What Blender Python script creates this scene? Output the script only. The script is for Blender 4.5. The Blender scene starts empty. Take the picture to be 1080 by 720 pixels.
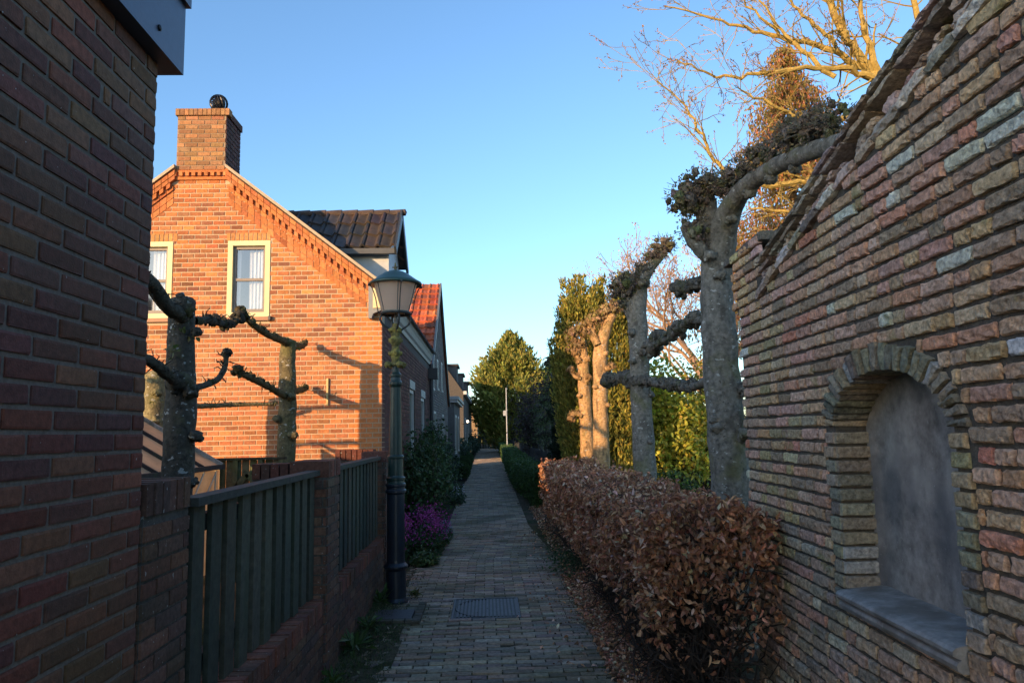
import bpy, math, random
import numpy as np
from mathutils import noise as mnoise, Vector, Matrix
R = math.radians
rng = np.random.default_rng(7)
random.seed(7)
scene = bpy.context.scene
COL = scene.collection
A = lambda *v: np.array(v, float)

# ------------------------------------------------------------------ mesh builder
class MB:
    def __init__(s): s.v = []; s.q = []; s.t = []; s.qc = []; s.tc = []; s.n = 0
    def add(s, v, q=None, t=None, c=(.5, .5, .5)):
        v = np.asarray(v, float).reshape(-1, 3); c = np.asarray(c, float)
        if q is not None and len(q):
            q = np.asarray(q, int).reshape(-1, 4); s.q.append(q + s.n)
            s.qc.append(np.broadcast_to(c, (len(q), 3)) if c.ndim == 1 else c[:len(q)])
        if t is not None and len(t):
            t = np.asarray(t, int).reshape(-1, 3); s.t.append(t + s.n)
            s.tc.append(np.broadcast_to(c, (len(t), 3)) if c.ndim == 1 else c[-len(t):])
        s.v.append(v); s.n += len(v)
    def build(s, name, mat, parent=None, smooth=False):
        me = bpy.data.meshes.new(name)
        v = np.concatenate(s.v) if s.v else np.zeros((0, 3))
        q = np.concatenate(s.q) if s.q else np.zeros((0, 4), int)
        t = np.concatenate(s.t) if s.t else np.zeros((0, 3), int)
        me.vertices.add(len(v)); me.vertices.foreach_set('co', v.ravel())
        nl = len(q) * 4 + len(t) * 3
        me.loops.add(nl); me.loops.foreach_set('vertex_index', np.concatenate([q.ravel(), t.ravel()]))
        me.polygons.add(len(q) + len(t))
        me.polygons.foreach_set('loop_start', np.concatenate([np.arange(len(q)) * 4, len(q) * 4 + np.arange(len(t)) * 3]))
        try: me.polygons.foreach_set('loop_total', np.concatenate([np.full(len(q), 4), np.full(len(t), 3)]))
        except Exception: pass
        c = np.concatenate([x for x in s.qc] + [x for x in s.tc]) if (s.qc or s.tc) else np.zeros((0, 3))
        a = me.attributes.new('Col', 'FLOAT_COLOR', 'FACE')
        a.data.foreach_set('color', np.concatenate([c, np.ones((len(c), 1))], 1).ravel())
        me.polygons.foreach_set('use_smooth', np.full(len(q) + len(t), bool(smooth)))
        me.update(calc_edges=True); me.validate()
        me.materials.append(mat)
        o = bpy.data.objects.new(name, me); COL.objects.link(o)
        if parent is not None:
            o.parent = parent
            o.matrix_parent_inverse = parent.matrix_basis.inverted()
        return o

def tag(o, label=None, cat=None, group=None, kind=None):
    if label: o['label'] = label
    if cat: o['category'] = cat
    if group: o['group'] = group
    if kind: o['kind'] = kind
    return o
def thing(name, loc, label, cat, group=None):
    o = bpy.data.objects.new(name, None); COL.objects.link(o); o.location = loc
    o.empty_display_size = .1
    return tag(o, label, cat, group)
def copy_tree(o, parent=None):
    c = o.copy(); COL.objects.link(c)
    if parent is not None: c.parent = parent
    for ch in [x for x in bpy.data.objects if x.parent == o]: copy_tree(ch, c)
    return c

BOXQ = [(0,3,2,1),(4,5,6,7),(0,1,5,4),(1,2,6,5),(2,3,7,6),(3,0,4,7)]
def box(m, x0, x1, y0, y1, z0, z1, c=(.5,.5,.5)):
    m.add([(x0,y0,z0),(x1,y0,z0),(x1,y1,z0),(x0,y1,z0),(x0,y0,z1),(x1,y0,z1),(x1,y1,z1),(x0,y1,z1)], BOXQ, c=c)
def obox(m, O, U, V, W, c=(.5,.5,.5)):
    O, U, V, W = map(lambda a: np.array(a, float), (O, U, V, W))
    m.add([O, O+U, O+U+V, O+V, O+W, O+U+W, O+U+V+W, O+V+W], BOXQ, c=c)
def bar(m, a, b, w, h, c=(.5,.5,.5), up=(0,0,1)):
    a = np.array(a, float); b = np.array(b, float); d = b-a; d /= np.linalg.norm(d)
    s = np.cross(d, up); s /= np.linalg.norm(s); u = np.cross(s, d)
    obox(m, a - s*w/2 - u*h/2, s*w, u*h, b-a, c)
def prism(m, prof, axis_o, ax1, ax2, ext, c=(.5,.5,.5)):
    """convex-ish profile (list of (a,b)) extruded by ext"""
    O, a1, a2, e = map(lambda a: np.array(a, float), (axis_o, ax1, ax2, ext))
    P = np.array([O + a1*p[0] + a2*p[1] for p in prof]); n = len(P)
    q = [(i, (i+1) % n, n+(i+1) % n, n+i) for i in range(n)]
    t = [(0, i+1, i) for i in range(1, n-1)] + [(n, n+i, n+i+1) for i in range(1, n-1)]
    m.add(np.concatenate([P, P+e]), q, t, c)
def lathe(m, prof, o=(0,0,0), n=20, c=(.5,.5,.5), rot0=0.0):
    o = np.array(o, float); k = len(prof)
    ang = np.linspace(0, 2*math.pi, n, endpoint=False) + rot0
    V = [[(o[0]+r*math.cos(a), o[1]+r*math.sin(a), o[2]+z) for a in ang] for r, z in prof]
    V = np.array(V).reshape(-1, 3)
    Q = [(i*n+j, i*n+(j+1) % n, (i+1)*n+(j+1) % n, (i+1)*n+j) for i in range(k-1) for j in range(n)]
    cc = c
    if np.ndim(c) == 2: cc = np.repeat(np.array(c), n, axis=0)
    m.add(V, Q, c=cc)
def catmull(P, sub=6):
    P = np.array(P, float); Q = np.vstack([2*P[0]-P[1], P, 2*P[-1]-P[-2]]); out = []
    for i in range(1, len(Q)-2):
        for t in np.linspace(0, 1, sub, endpoint=False):
            a, b, c, d = Q[i-1], Q[i], Q[i+1], Q[i+2]
            out.append(.5*((2*b)+(c-a)*t+(2*a-5*b+4*c-d)*t*t+(3*b-a-3*c+d)*t**3))
    out.append(P[-1]); return np.array(out)
def tube(m, P, rad, n=8, c=(.5,.5,.5), nz=0.0, ns=6.0, cap=True):
    P = np.array(P, float); k = len(P); rad = np.broadcast_to(np.array(rad, float), (k,))
    T = np.gradient(P, axis=0); T /= np.linalg.norm(T, axis=1)[:, None] + 1e-9
    ref = A(0, 0, 1) if abs(T[0][2]) < .9 else A(1, 0, 0)
    u = np.cross(T[0], ref); u /= np.linalg.norm(u); U = []
    for i in range(k):
        u = u - T[i]*np.dot(u, T[i]); u /= np.linalg.norm(u)+1e-9; U.append(u.copy())
    U = np.array(U); W = np.cross(T, U)
    ang = np.linspace(0, 2*math.pi, n, endpoint=False)
    D = np.cos(ang)[None, :, None]*U[:, None] + np.sin(ang)[None, :, None]*W[:, None]
    rr = np.repeat(rad[:, None], n, 1)
    if nz:
        for i in range(k):
            for j in range(n):
                p = (P[i] + D[i, j]*rad[i])*ns
                rr[i, j] *= 1 + nz*(mnoise.noise(Vector(p)) + .5*mnoise.noise(Vector(p*2.3)))
    V = (P[:, None] + D*rr[..., None]).reshape(-1, 3)
    ii, jj = np.meshgrid(np.arange(k-1), np.arange(n), indexing='ij')
    Q = np.stack([ii*n+jj, ii*n+(jj+1) % n, (ii+1)*n+(jj+1) % n, (ii+1)*n+jj], -1).reshape(-1, 4)
    T_ = []
    if cap:
        V = np.vstack([V, P[-1]+T[-1]*rad[-1]*.4]); e = k*n
        T_ = [((k-1)*n+j, (k-1)*n+(j+1) % n, e) for j in range(n)]
    m.add(V, Q, T_, c)
def lump(m, c0, r, c=(.5,.5,.5), nz=.35, ns=9.0, n=10, sc=(1,1,1)):
    c0 = np.array(c0, float); k = max(5, n*2//3); V = []
    for i in range(k+1):
        th = math.pi*i/k
        for j in range(n):
            ph = 2*math.pi*j/n
            d = A(math.sin(th)*math.cos(ph), math.sin(th)*math.sin(ph), math.cos(th))
            p = c0*ns + d*2.1
            V.append(c0 + d*r*np.array(sc)*(1 + nz*mnoise.noise(Vector(p)) + nz*.7*mnoise.noise(Vector(p*2.7))))
    Q = [(i*n+j, (i+1)*n+j, (i+1)*n+(j+1) % n, i*n+(j+1) % n) for i in range(k) for j in range(n)]
    m.add(V, Q, c=c)
def unit(v): v = np.asarray(v, float); return v/(np.linalg.norm(v, axis=-1, keepdims=True)+1e-9)
def leaves(m, P, D, N, L, W, C, fold=.25, curl=.3):
    """folded, curled leaves: base, two sides, midrib, tip"""
    P = np.asarray(P, float); n = len(P)
    if n == 0: return
    D = unit(D); S = unit(np.cross(D, N)); N = np.cross(S, D)
    L = np.broadcast_to(np.asarray(L, float), (n,))[:, None]; W = np.broadcast_to(np.asarray(W, float), (n,))[:, None]
    fo = rng.uniform(.3, 1.6, (n, 1))*fold; cu = rng.uniform(-.6, 1.5, (n, 1))*curl
    tw = rng.normal(0, .25, (n, 1))
    l1 = P + D*L*.28 + S*W*.42 + N*W*fo*.8; r1 = P + D*L*.28 - S*W*.42 + N*W*fo*.8
    l2 = P + D*L*.66 + S*W*.36 + N*(W*fo*.7 + W*tw - L*cu*.45); r2 = P + D*L*.66 - S*W*.36 + N*(W*fo*.7 - W*tw - L*cu*.45)
    mid = P + D*L*.5 - N*L*cu*.2
    t = P + D*L*(1-abs(cu)*.15) - N*L*cu
    V = np.stack([P, l1, r1, l2, r2, mid, t], 1).reshape(-1, 3)
    k = np.arange(n)[:, None]*7
    T = np.concatenate([k+[0, 5, 1], k+[0, 2, 5], k+[1, 5, 3], k+[2, 4, 5], k+[3, 5, 6], k+[5, 4, 6]], 1).reshape(-1, 3)
    C = np.repeat(np.broadcast_to(np.asarray(C, float), (n, 3)), 6, axis=0)
    m.add(V, t=T, c=C)
def rdir(n): return unit(rng.normal(size=(n, 3)))
def pick(cols, n, jit=.18, w=None):
    cols = np.array(cols, float); i = rng.choice(len(cols), n, p=w)
    return np.clip(cols[i]*(1+rng.normal(0, jit, (n, 1)))*(1+rng.normal(0, jit*.35, (n, 3))), .003, .95)

# ------------------------------------------------------------------ materials
def vmat(name, rough=.85, ns=40., namt=.35, bump=.3, bscale=120., bdist=.004, spec=.3, spots=None, trans=0., stain=None, wave=None):
    """base colour = per-face 'Col' attribute, mottled by noise; optional lichen spots, broad stains"""
    m = bpy.data.materials.new(name); m.use_nodes = True; nt = m.node_tree; N = nt.nodes; Lk = nt.links
    bs = N['Principled BSDF']; bs.inputs['Roughness'].default_value = rough; bs.inputs['Specular IOR Level'].default_value = spec
    at = N.new('ShaderNodeAttribute'); at.attribute_name = 'Col'
    tc = N.new('ShaderNodeTexCoord')
    no = N.new('ShaderNodeTexNoise'); no.inputs['Scale'].default_value = ns; no.inputs['Detail'].default_value = 6; no.inputs['Roughness'].default_value = .65
    Lk.new(tc.outputs['Object'], no.inputs['Vector'])
    mr = N.new('ShaderNodeMapRange'); mr.inputs['From Min'].default_value = .3; mr.inputs['From Max'].default_value = .7
    mr.inputs['To Min'].default_value = 1-namt; mr.inputs['To Max'].default_value = 1+namt
    Lk.new(no.outputs['Fac'], mr.inputs['Value'])
    mx = N.new('ShaderNodeMix'); mx.data_type = 'RGBA'; mx.blend_type = 'MULTIPLY'; mx.inputs['Factor'].default_value = 1
    Lk.new(at.outputs['Color'], mx.inputs['A']); Lk.new(mr.outputs['Result'], mx.inputs['B'])
    out = mx.outputs['Result']
    for sp in ([stain] if stain else []) + (spots or []):
        col, sc, th, sharp, fac = sp[:5]
        n2 = N.new('ShaderNodeTexNoise'); n2.inputs['Scale'].default_value = sc; n2.inputs['Detail'].default_value = 4
        mp = N.new('ShaderNodeMapping'); mp.inputs['Location'].default_value = (sc*.37, 3.1, th*9)
        if len(sp) > 5: mp.inputs['Scale'].default_value = sp[5]
        Lk.new(tc.outputs['Object'], mp.inputs['Vector']); Lk.new(mp.outputs['Vector'], n2.inputs['Vector'])
        m2 = N.new('ShaderNodeMapRange'); m2.inputs['From Min'].default_value = th; m2.inputs['From Max'].default_value = th+sharp
        m2.inputs['To Max'].default_value = fac
        Lk.new(n2.outputs['Fac'], m2.inputs['Value'])
        x2 = N.new('ShaderNodeMix'); x2.data_type = 'RGBA'
        Lk.new(m2.outputs['Result'], x2.inputs['Factor']); Lk.new(out, x2.inputs['A']); x2.inputs['B'].default_value = (*col, 1)
        out = x2.outputs['Result']
    Lk.new(out, bs.inputs['Base Color'])
    if bump:
        nb = N.new('ShaderNodeTexNoise'); nb.inputs['Scale'].default_value = bscale; nb.inputs['Detail'].default_value = 5
        Lk.new(tc.outputs['Object'], nb.inputs['Vector'])
        bp = N.new('ShaderNodeBump'); bp.inputs['Strength'].default_value = bump; bp.inputs['Distance'].default_value = bdist
        Lk.new(nb.outputs['Fac'], bp.inputs['Height']); Lk.new(bp.outputs['Normal'], bs.inputs['Normal'])
    if trans:
        tr = N.new('ShaderNodeBsdfTranslucent'); Lk.new(out, tr.inputs['Color'])
        ms = N.new('ShaderNodeMixShader'); ms.inputs['Fac'].default_value = trans
        Lk.new(bs.outputs['BSDF'], ms.inputs[1]); Lk.new(tr.outputs['BSDF'], ms.inputs[2])
        Lk.new(ms.outputs['Shader'], N['Material Output'].inputs['Surface'])
    return m
def plain(name, col, rough=.5, spec=.4, metal=0., ns=30., namt=.12, bump=.1):
    m = vmat(name, rough, ns, namt, bump, 60., .002, spec)
    m.node_tree.nodes['Principled BSDF'].inputs['Metallic'].default_value = metal
    at = [n for n in m.node_tree.nodes if n.type == 'ATTRIBUTE'][0]
    mx = [l.to_socket for l in at.outputs['Color'].links][0]
    m.node_tree.links.remove(at.outputs['Color'].links[0]); mx.default_value = (*col, 1)
    return m

M = {}
M['old_brick'] = vmat('old_brick', .9, 45, .5, 1., 75, .010, .2, spots=[((.24,.22,.07), 5.0, .66, .05, .55), ((.50,.45,.38), 38, .66, .06, .45)], stain=((.12,.10,.075), 2.2, .55, .25, .4))
M['mortar'] = vmat('mortar', .95, 60, .3, .8, 150, .006, .1, stain=((.05,.05,.035), 3, .5, .2, .5))
M['pale_mortar'] = vmat('pale_mortar', .95, 60, .25, .6, 150, .003, .1, stain=((.12,.11,.08), 2.2, .5, .25, .6))
M['dark_brick'] = vmat('dark_brick', .8, 45, .35, .5, 170, .003, .3, spots=[((.5,.5,.47), 60, .735, .02, .8)], stain=((.10,.068,.034), 1.6, .48, .25, .5))
M['low_brick'] = vmat('low_brick', .88, 45, .35, .5, 150, .004, .2, spots=[((.4,.4,.37), 45, .68, .03, .8)], stain=((.04,.045,.03), 2.5, .5, .2, .5))
M['gable_brick'] = vmat('gable_brick', .85, 30, .28, .35, 110, .004, .2, stain=((.13,.06,.035), 2.6, .55, .2, .35, (1.6,1,.22)), spots=[((.55,.34,.18), 5, .62, .1, .3)])
M['gable_mortar'] = vmat('gable_mortar', .95, 60, .15, .3, 120, .003, .1)
M['grey_brick'] = vmat('grey_brick', .9, 12, .2, .3, 60, .004, .2)
M['paver'] = vmat('paver', .85, 35, .4, .6, 120, .004, .25, stain=((.07,.07,.035), 1.3, .50, .15, .6), spots=[((.30,.29,.26), 50, .73, .03, .6)])
M['soil'] = vmat('soil', .95, 22, .5, 1., 70, .02, .1, stain=((.03,.042,.014), 2.2, .5, .12, .8))
M['litter'] = vmat('litter', .75, 60, .3, 0, spec=.3, trans=.15)
M['dead_leaf'] = vmat('dead_leaf', .6, 70, .3, 0, spec=.35, trans=.22)
M['leaf'] = vmat('leaf', .5, 40, .25, 0, spec=.4, trans=.3)
M['needle'] = vmat('needle', .6, 20, .25, 0, spec=.25, trans=.15)
M['petal'] = vmat('petal', .6, 40, .2, 0, spec=.3, trans=.3)
M['bark'] = vmat('bark', .92, 26, .5, 1., 42, .014, .15, stain=((.06,.055,.045), 9, .55, .1, .55, (1,1,.35)), spots=[((.46,.46,.42), 19, .64, .03, .8, (1,1,1.6)), ((.13,.13,.045), 4, .55, .1, .5), ((.05,.045,.04), 30, .66, .04, .7)])
M['knuckle'] = vmat('knuckle', .95, 30, .5, 1., 45, .02, .1, spots=[((.06,.07,.025), 8, .55, .1, .6)])
M['twig'] = vmat('twig', .8, 30, .3, 0, spec=.2)
M['wood_dark'] = vmat('wood_dark', .75, 25, .35, .4, 80, .003, .3, spots=[((.05,.065,.035), 7, .55, .1, .6, (1,1,.25))])
M['wood_gate'] = vmat('wood_gate', .85, 20, .4, .4, 60, .003, .2, spots=[((.10,.11,.03), 6, .5, .1, .6)])
M['zinc'] = plain('zinc_trim', (.045,.065,.10), .38, .5, .3)
M['bluestone'] = vmat('bluestone', .55, 18, .35, .3, 60, .003, .4, stain=((.13,.12,.10), 5, .5, .12, .7), spots=[((.40,.39,.36), 30, .64, .05, .4)])
M['plaster'] = vmat('dark_plaster', .8, 14, .45, .7, 38, .005, .2, stain=((.44,.41,.37), 3.2, .5, .16, .7), spots=[((.11,.112,.12), 2.5, .50, .15, .7), ((.42,.42,.40), 60, .68, .03, .5), ((.12,.12,.12), 8, .60, .1, .5)])
M['tile'] = vmat('roof_tile', .6, 8, .35, .3, 40, .004, .35, spots=[((.10,.06,.04), 6, .55, .1, .6)])
M['tile_orange'] = vmat('orange_roof_tile', .75, 4, .35, .2, 40, .004, .3)
M['cream'] = vmat('cream_paint', .5, 6, .08, .1, 60, .002, .4)
M['paint'] = vmat('paint', .5, 8, .12, .1, 60, .002, .4)
M['lamp_green'] = vmat('lamp_green_paint', .38, 12, .25, .25, 40, .003, .5)
M['ornament'] = vmat('lichen_ornament', .8, 25, .5, .6, 60, .006, .3, spots=[((.32,.26,.06), 14, .52, .06, .7)])
M['iron'] = vmat('cast_iron', .62, 25, .3, .3, 80, .002, .5)
M['black'] = plain('black_metal', (.02,.02,.022), .4, .5, .5)
M['white_metal'] = plain('grey_pole_paint', (.34,.36,.37), .5)
M['curtain'] = plain('curtain_cloth', (.75,.72,.68), .9, .1)
M['room'] = plain('dim_room', (.32,.33,.36), .9, .1)
M['poly'] = vmat('greenhouse_sheet', .45, 5, .25, .2, 12, .004, .4, trans=.2)
M['box_leaf'] = vmat('box_leaf', .5, 30, .3, 0, spec=.3, trans=.2)
def glassmat(name, col, rough=.03, tint=.12):
    m = bpy.data.materials.new(name); m.use_nodes = True; N = m.node_tree.nodes; Lk = m.node_tree.links
    bs = N['Principled BSDF']; bs.inputs['Base Color'].default_value = (*col, 1); bs.inputs['Roughness'].default_value = rough
    tr = N.new('ShaderNodeBsdfTransparent'); tr.inputs['Color'].default_value = (.8,.84,.88,1)
    gl = N.new('ShaderNodeBsdfGlossy'); gl.inputs['Roughness'].default_value = rough
    mx = N.new('ShaderNodeMixShader'); mx.inputs['Fac'].default_value = tint
    Lk.new(tr.outputs[0], mx.inputs[1]); Lk.new(gl.outputs[0], mx.inputs[2]); Lk.new(mx.outputs[0], N['Material Output'].inputs['Surface'])
    return m
M['glass'] = glassmat('window_glass', (.1,.12,.15), .04, .22)
def lampglass():
    m = bpy.data.materials.new('frosted_lamp_glass'); m.use_nodes = True; N = m.node_tree.nodes; Lk = m.node_tree.links
    bs = N['Principled BSDF']; bs.inputs['Base Color'].default_value = (.9,.76,.66,1); bs.inputs['Roughness'].default_value = .3
    tc = N.new('ShaderNodeTexCoord'); vo = N.new('ShaderNodeTexVoronoi'); vo.inputs['Scale'].default_value = 60
    Lk.new(tc.outputs['Object'], vo.inputs['Vector']); bp = N.new('ShaderNodeBump'); bp.inputs['Strength'].default_value = .6; bp.inputs['Distance'].default_value = .004
    Lk.new(vo.outputs['Distance'], bp.inputs['Height']); Lk.new(bp.outputs[0], bs.inputs['Normal'])
    tl = N.new('ShaderNodeBsdfTranslucent'); tl.inputs['Color'].default_value = (.98,.82,.68,1)
    mx = N.new('ShaderNodeMixShader'); mx.inputs['Fac'].default_value = .7
    Lk.new(bs.outputs[0], mx.inputs[1]); Lk.new(tl.outputs[0], mx.inputs[2]); Lk.new(mx.outputs[0], N['Material Output'].inputs['Surface'])
    return m
M['lamp_glass'] = lampglass()
me_ = bpy.data.materials.new('lit_bulb'); me_.use_nodes = True
me_.node_tree.nodes['Principled BSDF'].inputs['Emission Color'].default_value = (1,.8,.55,1)
me_.node_tree.nodes['Principled BSDF'].inputs['Emission Strength'].default_value = 3
M['bulb'] = me_

# ------------------------------------------------------------------ brick laying
def cut(ivs, a, b):
    out = []
    for x0, x1 in ivs:
        if b <= x0 or a >= x1: out.append((x0, x1)); continue
        if a > x0: out.append((x0, a))
        if b < x1: out.append((b, x1))
    return out
def brick(m, O, U, V, N, w, h, d, nu, nv, rough, col, ch=.006, tilt=0., round_=0.):
    """one rough brick: height-field front, sides run back behind the mortar"""
    e_ = .0012
    def axis(L, n):
        if n <= 2: return np.array([0, e_, L-e_, L])
        c_ = min(ch, L*.22); return np.concatenate([[0, e_], np.linspace(c_, L-c_, max(1, n-2)) if n > 3 else [L/2], [L-e_, L]])
    us = axis(w, nu); vs = axis(h, nv)
    uu, vv = np.meshgrid(us, vs, indexing='ij'); k, l = uu.shape
    dd = np.full((k, l), d); edge = np.zeros((k, l), bool); edge[0] = edge[-1] = True; edge[:, 0] = edge[:, -1] = True
    if rough:
        sd = rng.uniform(0, 50)
        jit = rng.normal(0, rough*.45, (k, l)); dd = dd + jit + rng.normal(0, rough*.5)
        ring = np.zeros((k, l), bool); ring[1] = ring[-2] = True; ring[:, 1] = ring[:, -2] = True
        dd[ring] -= rough*.5 + abs(rng.normal(0, rough*.7, ring.sum()))
        uu = uu + rng.normal(0, rough*.35, (k, l)); vv = vv + rng.normal(0, rough*.3, (k, l))
        if round_:
            for (a, b) in ((1, 1), (1, -2), (-2, 1), (-2, -2)): dd[a, b] -= round_
            uu[1, 1:3] += .5*round_; uu[-2, 1:3] -= .5*round_; uu[1, -3:-1] += .5*round_; uu[-2, -3:-1] -= .5*round_
            su = rng.uniform(.3, 1)*round_
            uu[0, [0]] += su; uu[0, [-1]] += su; uu[-1, [0]] -= su; uu[-1, [-1]] -= su
    dd[edge] = -.014
    if tilt: vv = vv + tilt*(uu-w/2)
    P = O + uu[..., None]*U + vv[..., None]*V + dd[..., None]*N
    i, j = np.meshgrid(np.arange(k-1), np.arange(l-1), indexing='ij')
    Q = np.stack([i*l+j, (i+1)*l+j, (i+1)*l+j+1, i*l+j+1], -1).reshape(-1, 4)
    m.add(P.reshape(-1, 3), Q, c=col)
def lay(m, O, U, V, N, z0, z1, ch, bl, ival, colf, joint=.01, nu=2, nv=2, rough=0., d=.006, bond='run', uoff=0., tilt=0., round_=0., hvar=0.):
    O, U, V, N = [np.array(a, float) for a in (O, U, V, N)]
    nrow = int(round((z1-z0)/ch)); half = bl/2
    for r in range(nrow):
        v = z0 + r*ch; vc = v + ch/2
        for a, b in ival(vc):
            if b-a < .03: continue
            if bond == 'run':
                s = math.floor((a-uoff)/bl)*bl + uoff + (half if r % 2 else 0)
                if s > a: s -= bl
                edges = list(np.arange(s, b+bl, bl))
            else:
                s = a - rng.uniform(0, bl*.6); edges = [s]
                while edges[-1] < b: edges.append(edges[-1] + (bl if rng.random() < .68 else half)*rng.uniform(.92, 1.06))
            for e0, e1 in zip(edges[:-1], edges[1:]):
                x0 = max(e0, a); x1 = min(e1, b)
                if x1-x0 < .025: continue
                w = x1-x0-joint; h = ch-joint
                hh = h*(1-rng.uniform(0, hvar)) if hvar else h
                brick(m, O+U*(x0+joint/2)+V*(v+joint/2), U, V, N, w, hh, d, nu, nv, rough, colf((x0+x1)/2, vc), ch=min(.008, h*.2), tilt=rng.normal(0, tilt) if tilt else 0, round_=round_)
def sheet(m, pts, c): # polygon fan
    n = len(pts); m.add(pts, t=[(0, i, i+1) for i in range(1, n-1)], c=c)

SUN_AZ = 38.; SUN_EL = 9.
# ================================================================== GROUND, PATH
g = MB()
g.add([(-250,-120,-.03),(250,-120,-.03),(250,480,-.03),(-250,480,-.03)], [(0,1,2,3)], c=(.055,.045,.03))
tag(g.build('ground', M['soil']), kind='structure')

def path_edge(y):
    if y < 9.5: l, r = -.98+.03*(y < 6), .86
    elif y < 13: t = (y-9.5)/3.5; l, r = -.98+.26*t, .86-.18*t
    else: t = min(1, (y-13)/55); l, r = -.72-.22*t, .68+.30*t
    return l, r
pm_ = MB(); ch = .079; y = 1.2; row = 0
PC = [(.31,.24,.165),(.27,.21,.155),(.35,.245,.165),(.22,.18,.14),(.38,.30,.22)]
while y < 74:
    l, r = path_edge(y); bl = .205
    if 8.6 < y < 10.0: r = 1.25
    off = (row % 2)*bl/2; x = l + off*.999 - (bl if off else 0)
    xs = [l] + [l+off+k*bl for k in range(1 if not off else 0, 14) if l+off+k*bl < r-.04] + [r]
    drift = rng.normal(0, .002)
    near = y < 13
    for a, b in zip(xs[:-1], xs[1:]):
        if b-a < .04: continue
        if 6.63 < y+ch/2 < 7.44:
            if a >= -.35 and b <= .27: continue
            if a < -.35 < b: b = -.345
            if a < .27 < b: a = .265
            if b-a < .02: continue
        zt = .001 + rng.normal(0, .0024) - (.006 if rng.random() < .03 else 0) + .008*mnoise.noise(Vector((a*.8, y*.8, 3)))
        brick(pm_, A(a+.004, y+drift+.004, zt), A(1,0,0), A(0,1,0), A(0,0,1), b-a-.009, ch-.009, .004,
              3 if near else 2, 3 if near else 2, .0018 if near else 0, pick(PC, 1, .13)[0], ch=.006, tilt=rng.normal(0, .006) if near else 0)
    y += ch; row += 1
tag(pm_.build('path', M['paver']), kind='structure')
b_ = MB(); ys = list(np.arange(1, 76, 1.0))
L_ = [path_edge(v) for v in ys]
for i in range(len(ys)-1):
    b_.add([(L_[i][0]-.02,ys[i],-.008),(max(L_[i][1], .86 if ys[i]<9 else 0)+.01,ys[i],-.008),(L_[i+1][1]+.01,ys[i+1],-.008),(L_[i+1][0]-.02,ys[i+1],-.008)], [(0,1,2,3)], c=(.06,.056,.038))
tag(b_.build('path_bed', M['soil']), kind='structure')

def verge(name, xa, xb, y0, y1, hf, c, step=.05):
    m = MB(); nx = max(3, int(abs(xb(y0)-xa(y0))/step)+2); ny = int((y1-y0)/(step*1.6)); V = []
    for j in range(ny+1):
        yy = y0+(y1-y0)*j/ny; a, b = xa(yy), xb(yy)
        for i in range(nx+1):
            xx = a+(b-a)*i/nx
            V.append((xx, yy, hf(xx, yy)+.018*mnoise.noise(Vector((xx*9, yy*9, 1)))+.007*mnoise.noise(Vector((xx*35, yy*35, 1)))))
    Q = [(j*(nx+1)+i, j*(nx+1)+i+1, (j+1)*(nx+1)+i+1, (j+1)*(nx+1)+i) for j in range(ny) for i in range(nx)]
    m.add(V, Q, c=c); tag(m.build(name, M['soil'], smooth=True), kind='structure')
verge('soil_verge_right', lambda y: path_edge(y)[1]-.06-(.16 if y < 6 else 0)*max(0, (6-y)/3), lambda y: 2.3, 1.5, 24, lambda x, y: .0+.035*min(1, max(0, (x-.9)/.25)), (.10,.075,.05))
verge('soil_verge_left', lambda y: -1.25, lambda y: path_edge(y)[0]+.10+(.16 if y < 6.5 else 0), 1.5, 9.2, lambda x, y: .006+.02*min(1, max(0, (-.95-x)/.1)), (.10,.088,.055))
verge('planting_bed', lambda y: -1.40, lambda y: path_edge(y)[0]-.0, 9.2, 50, lambda x, y: .02, (.045,.038,.024), .12)

# ================================================================== BRICK GARAGE, left
X0 = -1.16
gr = thing('brick_garage', (-3.7, .5, 0), 'dark shaded brown-red brick garage wall filling the left edge, with a blue-grey roof trim', 'garage')
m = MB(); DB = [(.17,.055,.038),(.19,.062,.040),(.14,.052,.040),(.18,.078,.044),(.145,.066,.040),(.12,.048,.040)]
VENT = (2.19, 2.68)
def iv_g(z):
    return cut([(0.2, 2.56)], 2.19, 2.20) if 2.655 < z < 2.715 else [(0.2, 2.56)]
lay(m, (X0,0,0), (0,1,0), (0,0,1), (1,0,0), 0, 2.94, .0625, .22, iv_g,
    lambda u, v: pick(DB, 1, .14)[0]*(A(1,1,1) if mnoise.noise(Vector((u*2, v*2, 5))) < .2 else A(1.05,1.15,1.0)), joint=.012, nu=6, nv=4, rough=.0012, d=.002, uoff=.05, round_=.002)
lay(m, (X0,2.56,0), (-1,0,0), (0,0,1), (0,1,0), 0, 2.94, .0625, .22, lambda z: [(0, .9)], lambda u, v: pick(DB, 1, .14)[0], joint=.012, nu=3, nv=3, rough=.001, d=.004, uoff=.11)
w = m.build('brick_wall', M['dark_brick'], gr)
m = MB(); box(m, -5.75, X0-.004, -1.5, 2.556, 0, 2.95, (.19,.16,.135)); m.build('mortar_core', M['pale_mortar'], gr)
m = MB(); box(m, -5.81, -1.10, -1.6, 2.63, 2.93, 3.20, (.3,.3,.3)); box(m, -5.825, -1.085, -1.62, 2.645, 3.20, 3.235)
m.build('roof_trim', M['zinc'], gr)
m = MB(); lathe(m, [(.011,0),(.011,.004),(.006,.007),(0,.008)], (0,0,0), 10); o = m.build('trim_screw', M['black'], gr)
o.matrix_parent_inverse = Matrix.Identity(4)
o.location = (-1.099+3.7, 2.42-.5, 2.995); o.rotation_euler = (0, math.pi/2, 0)

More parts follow.
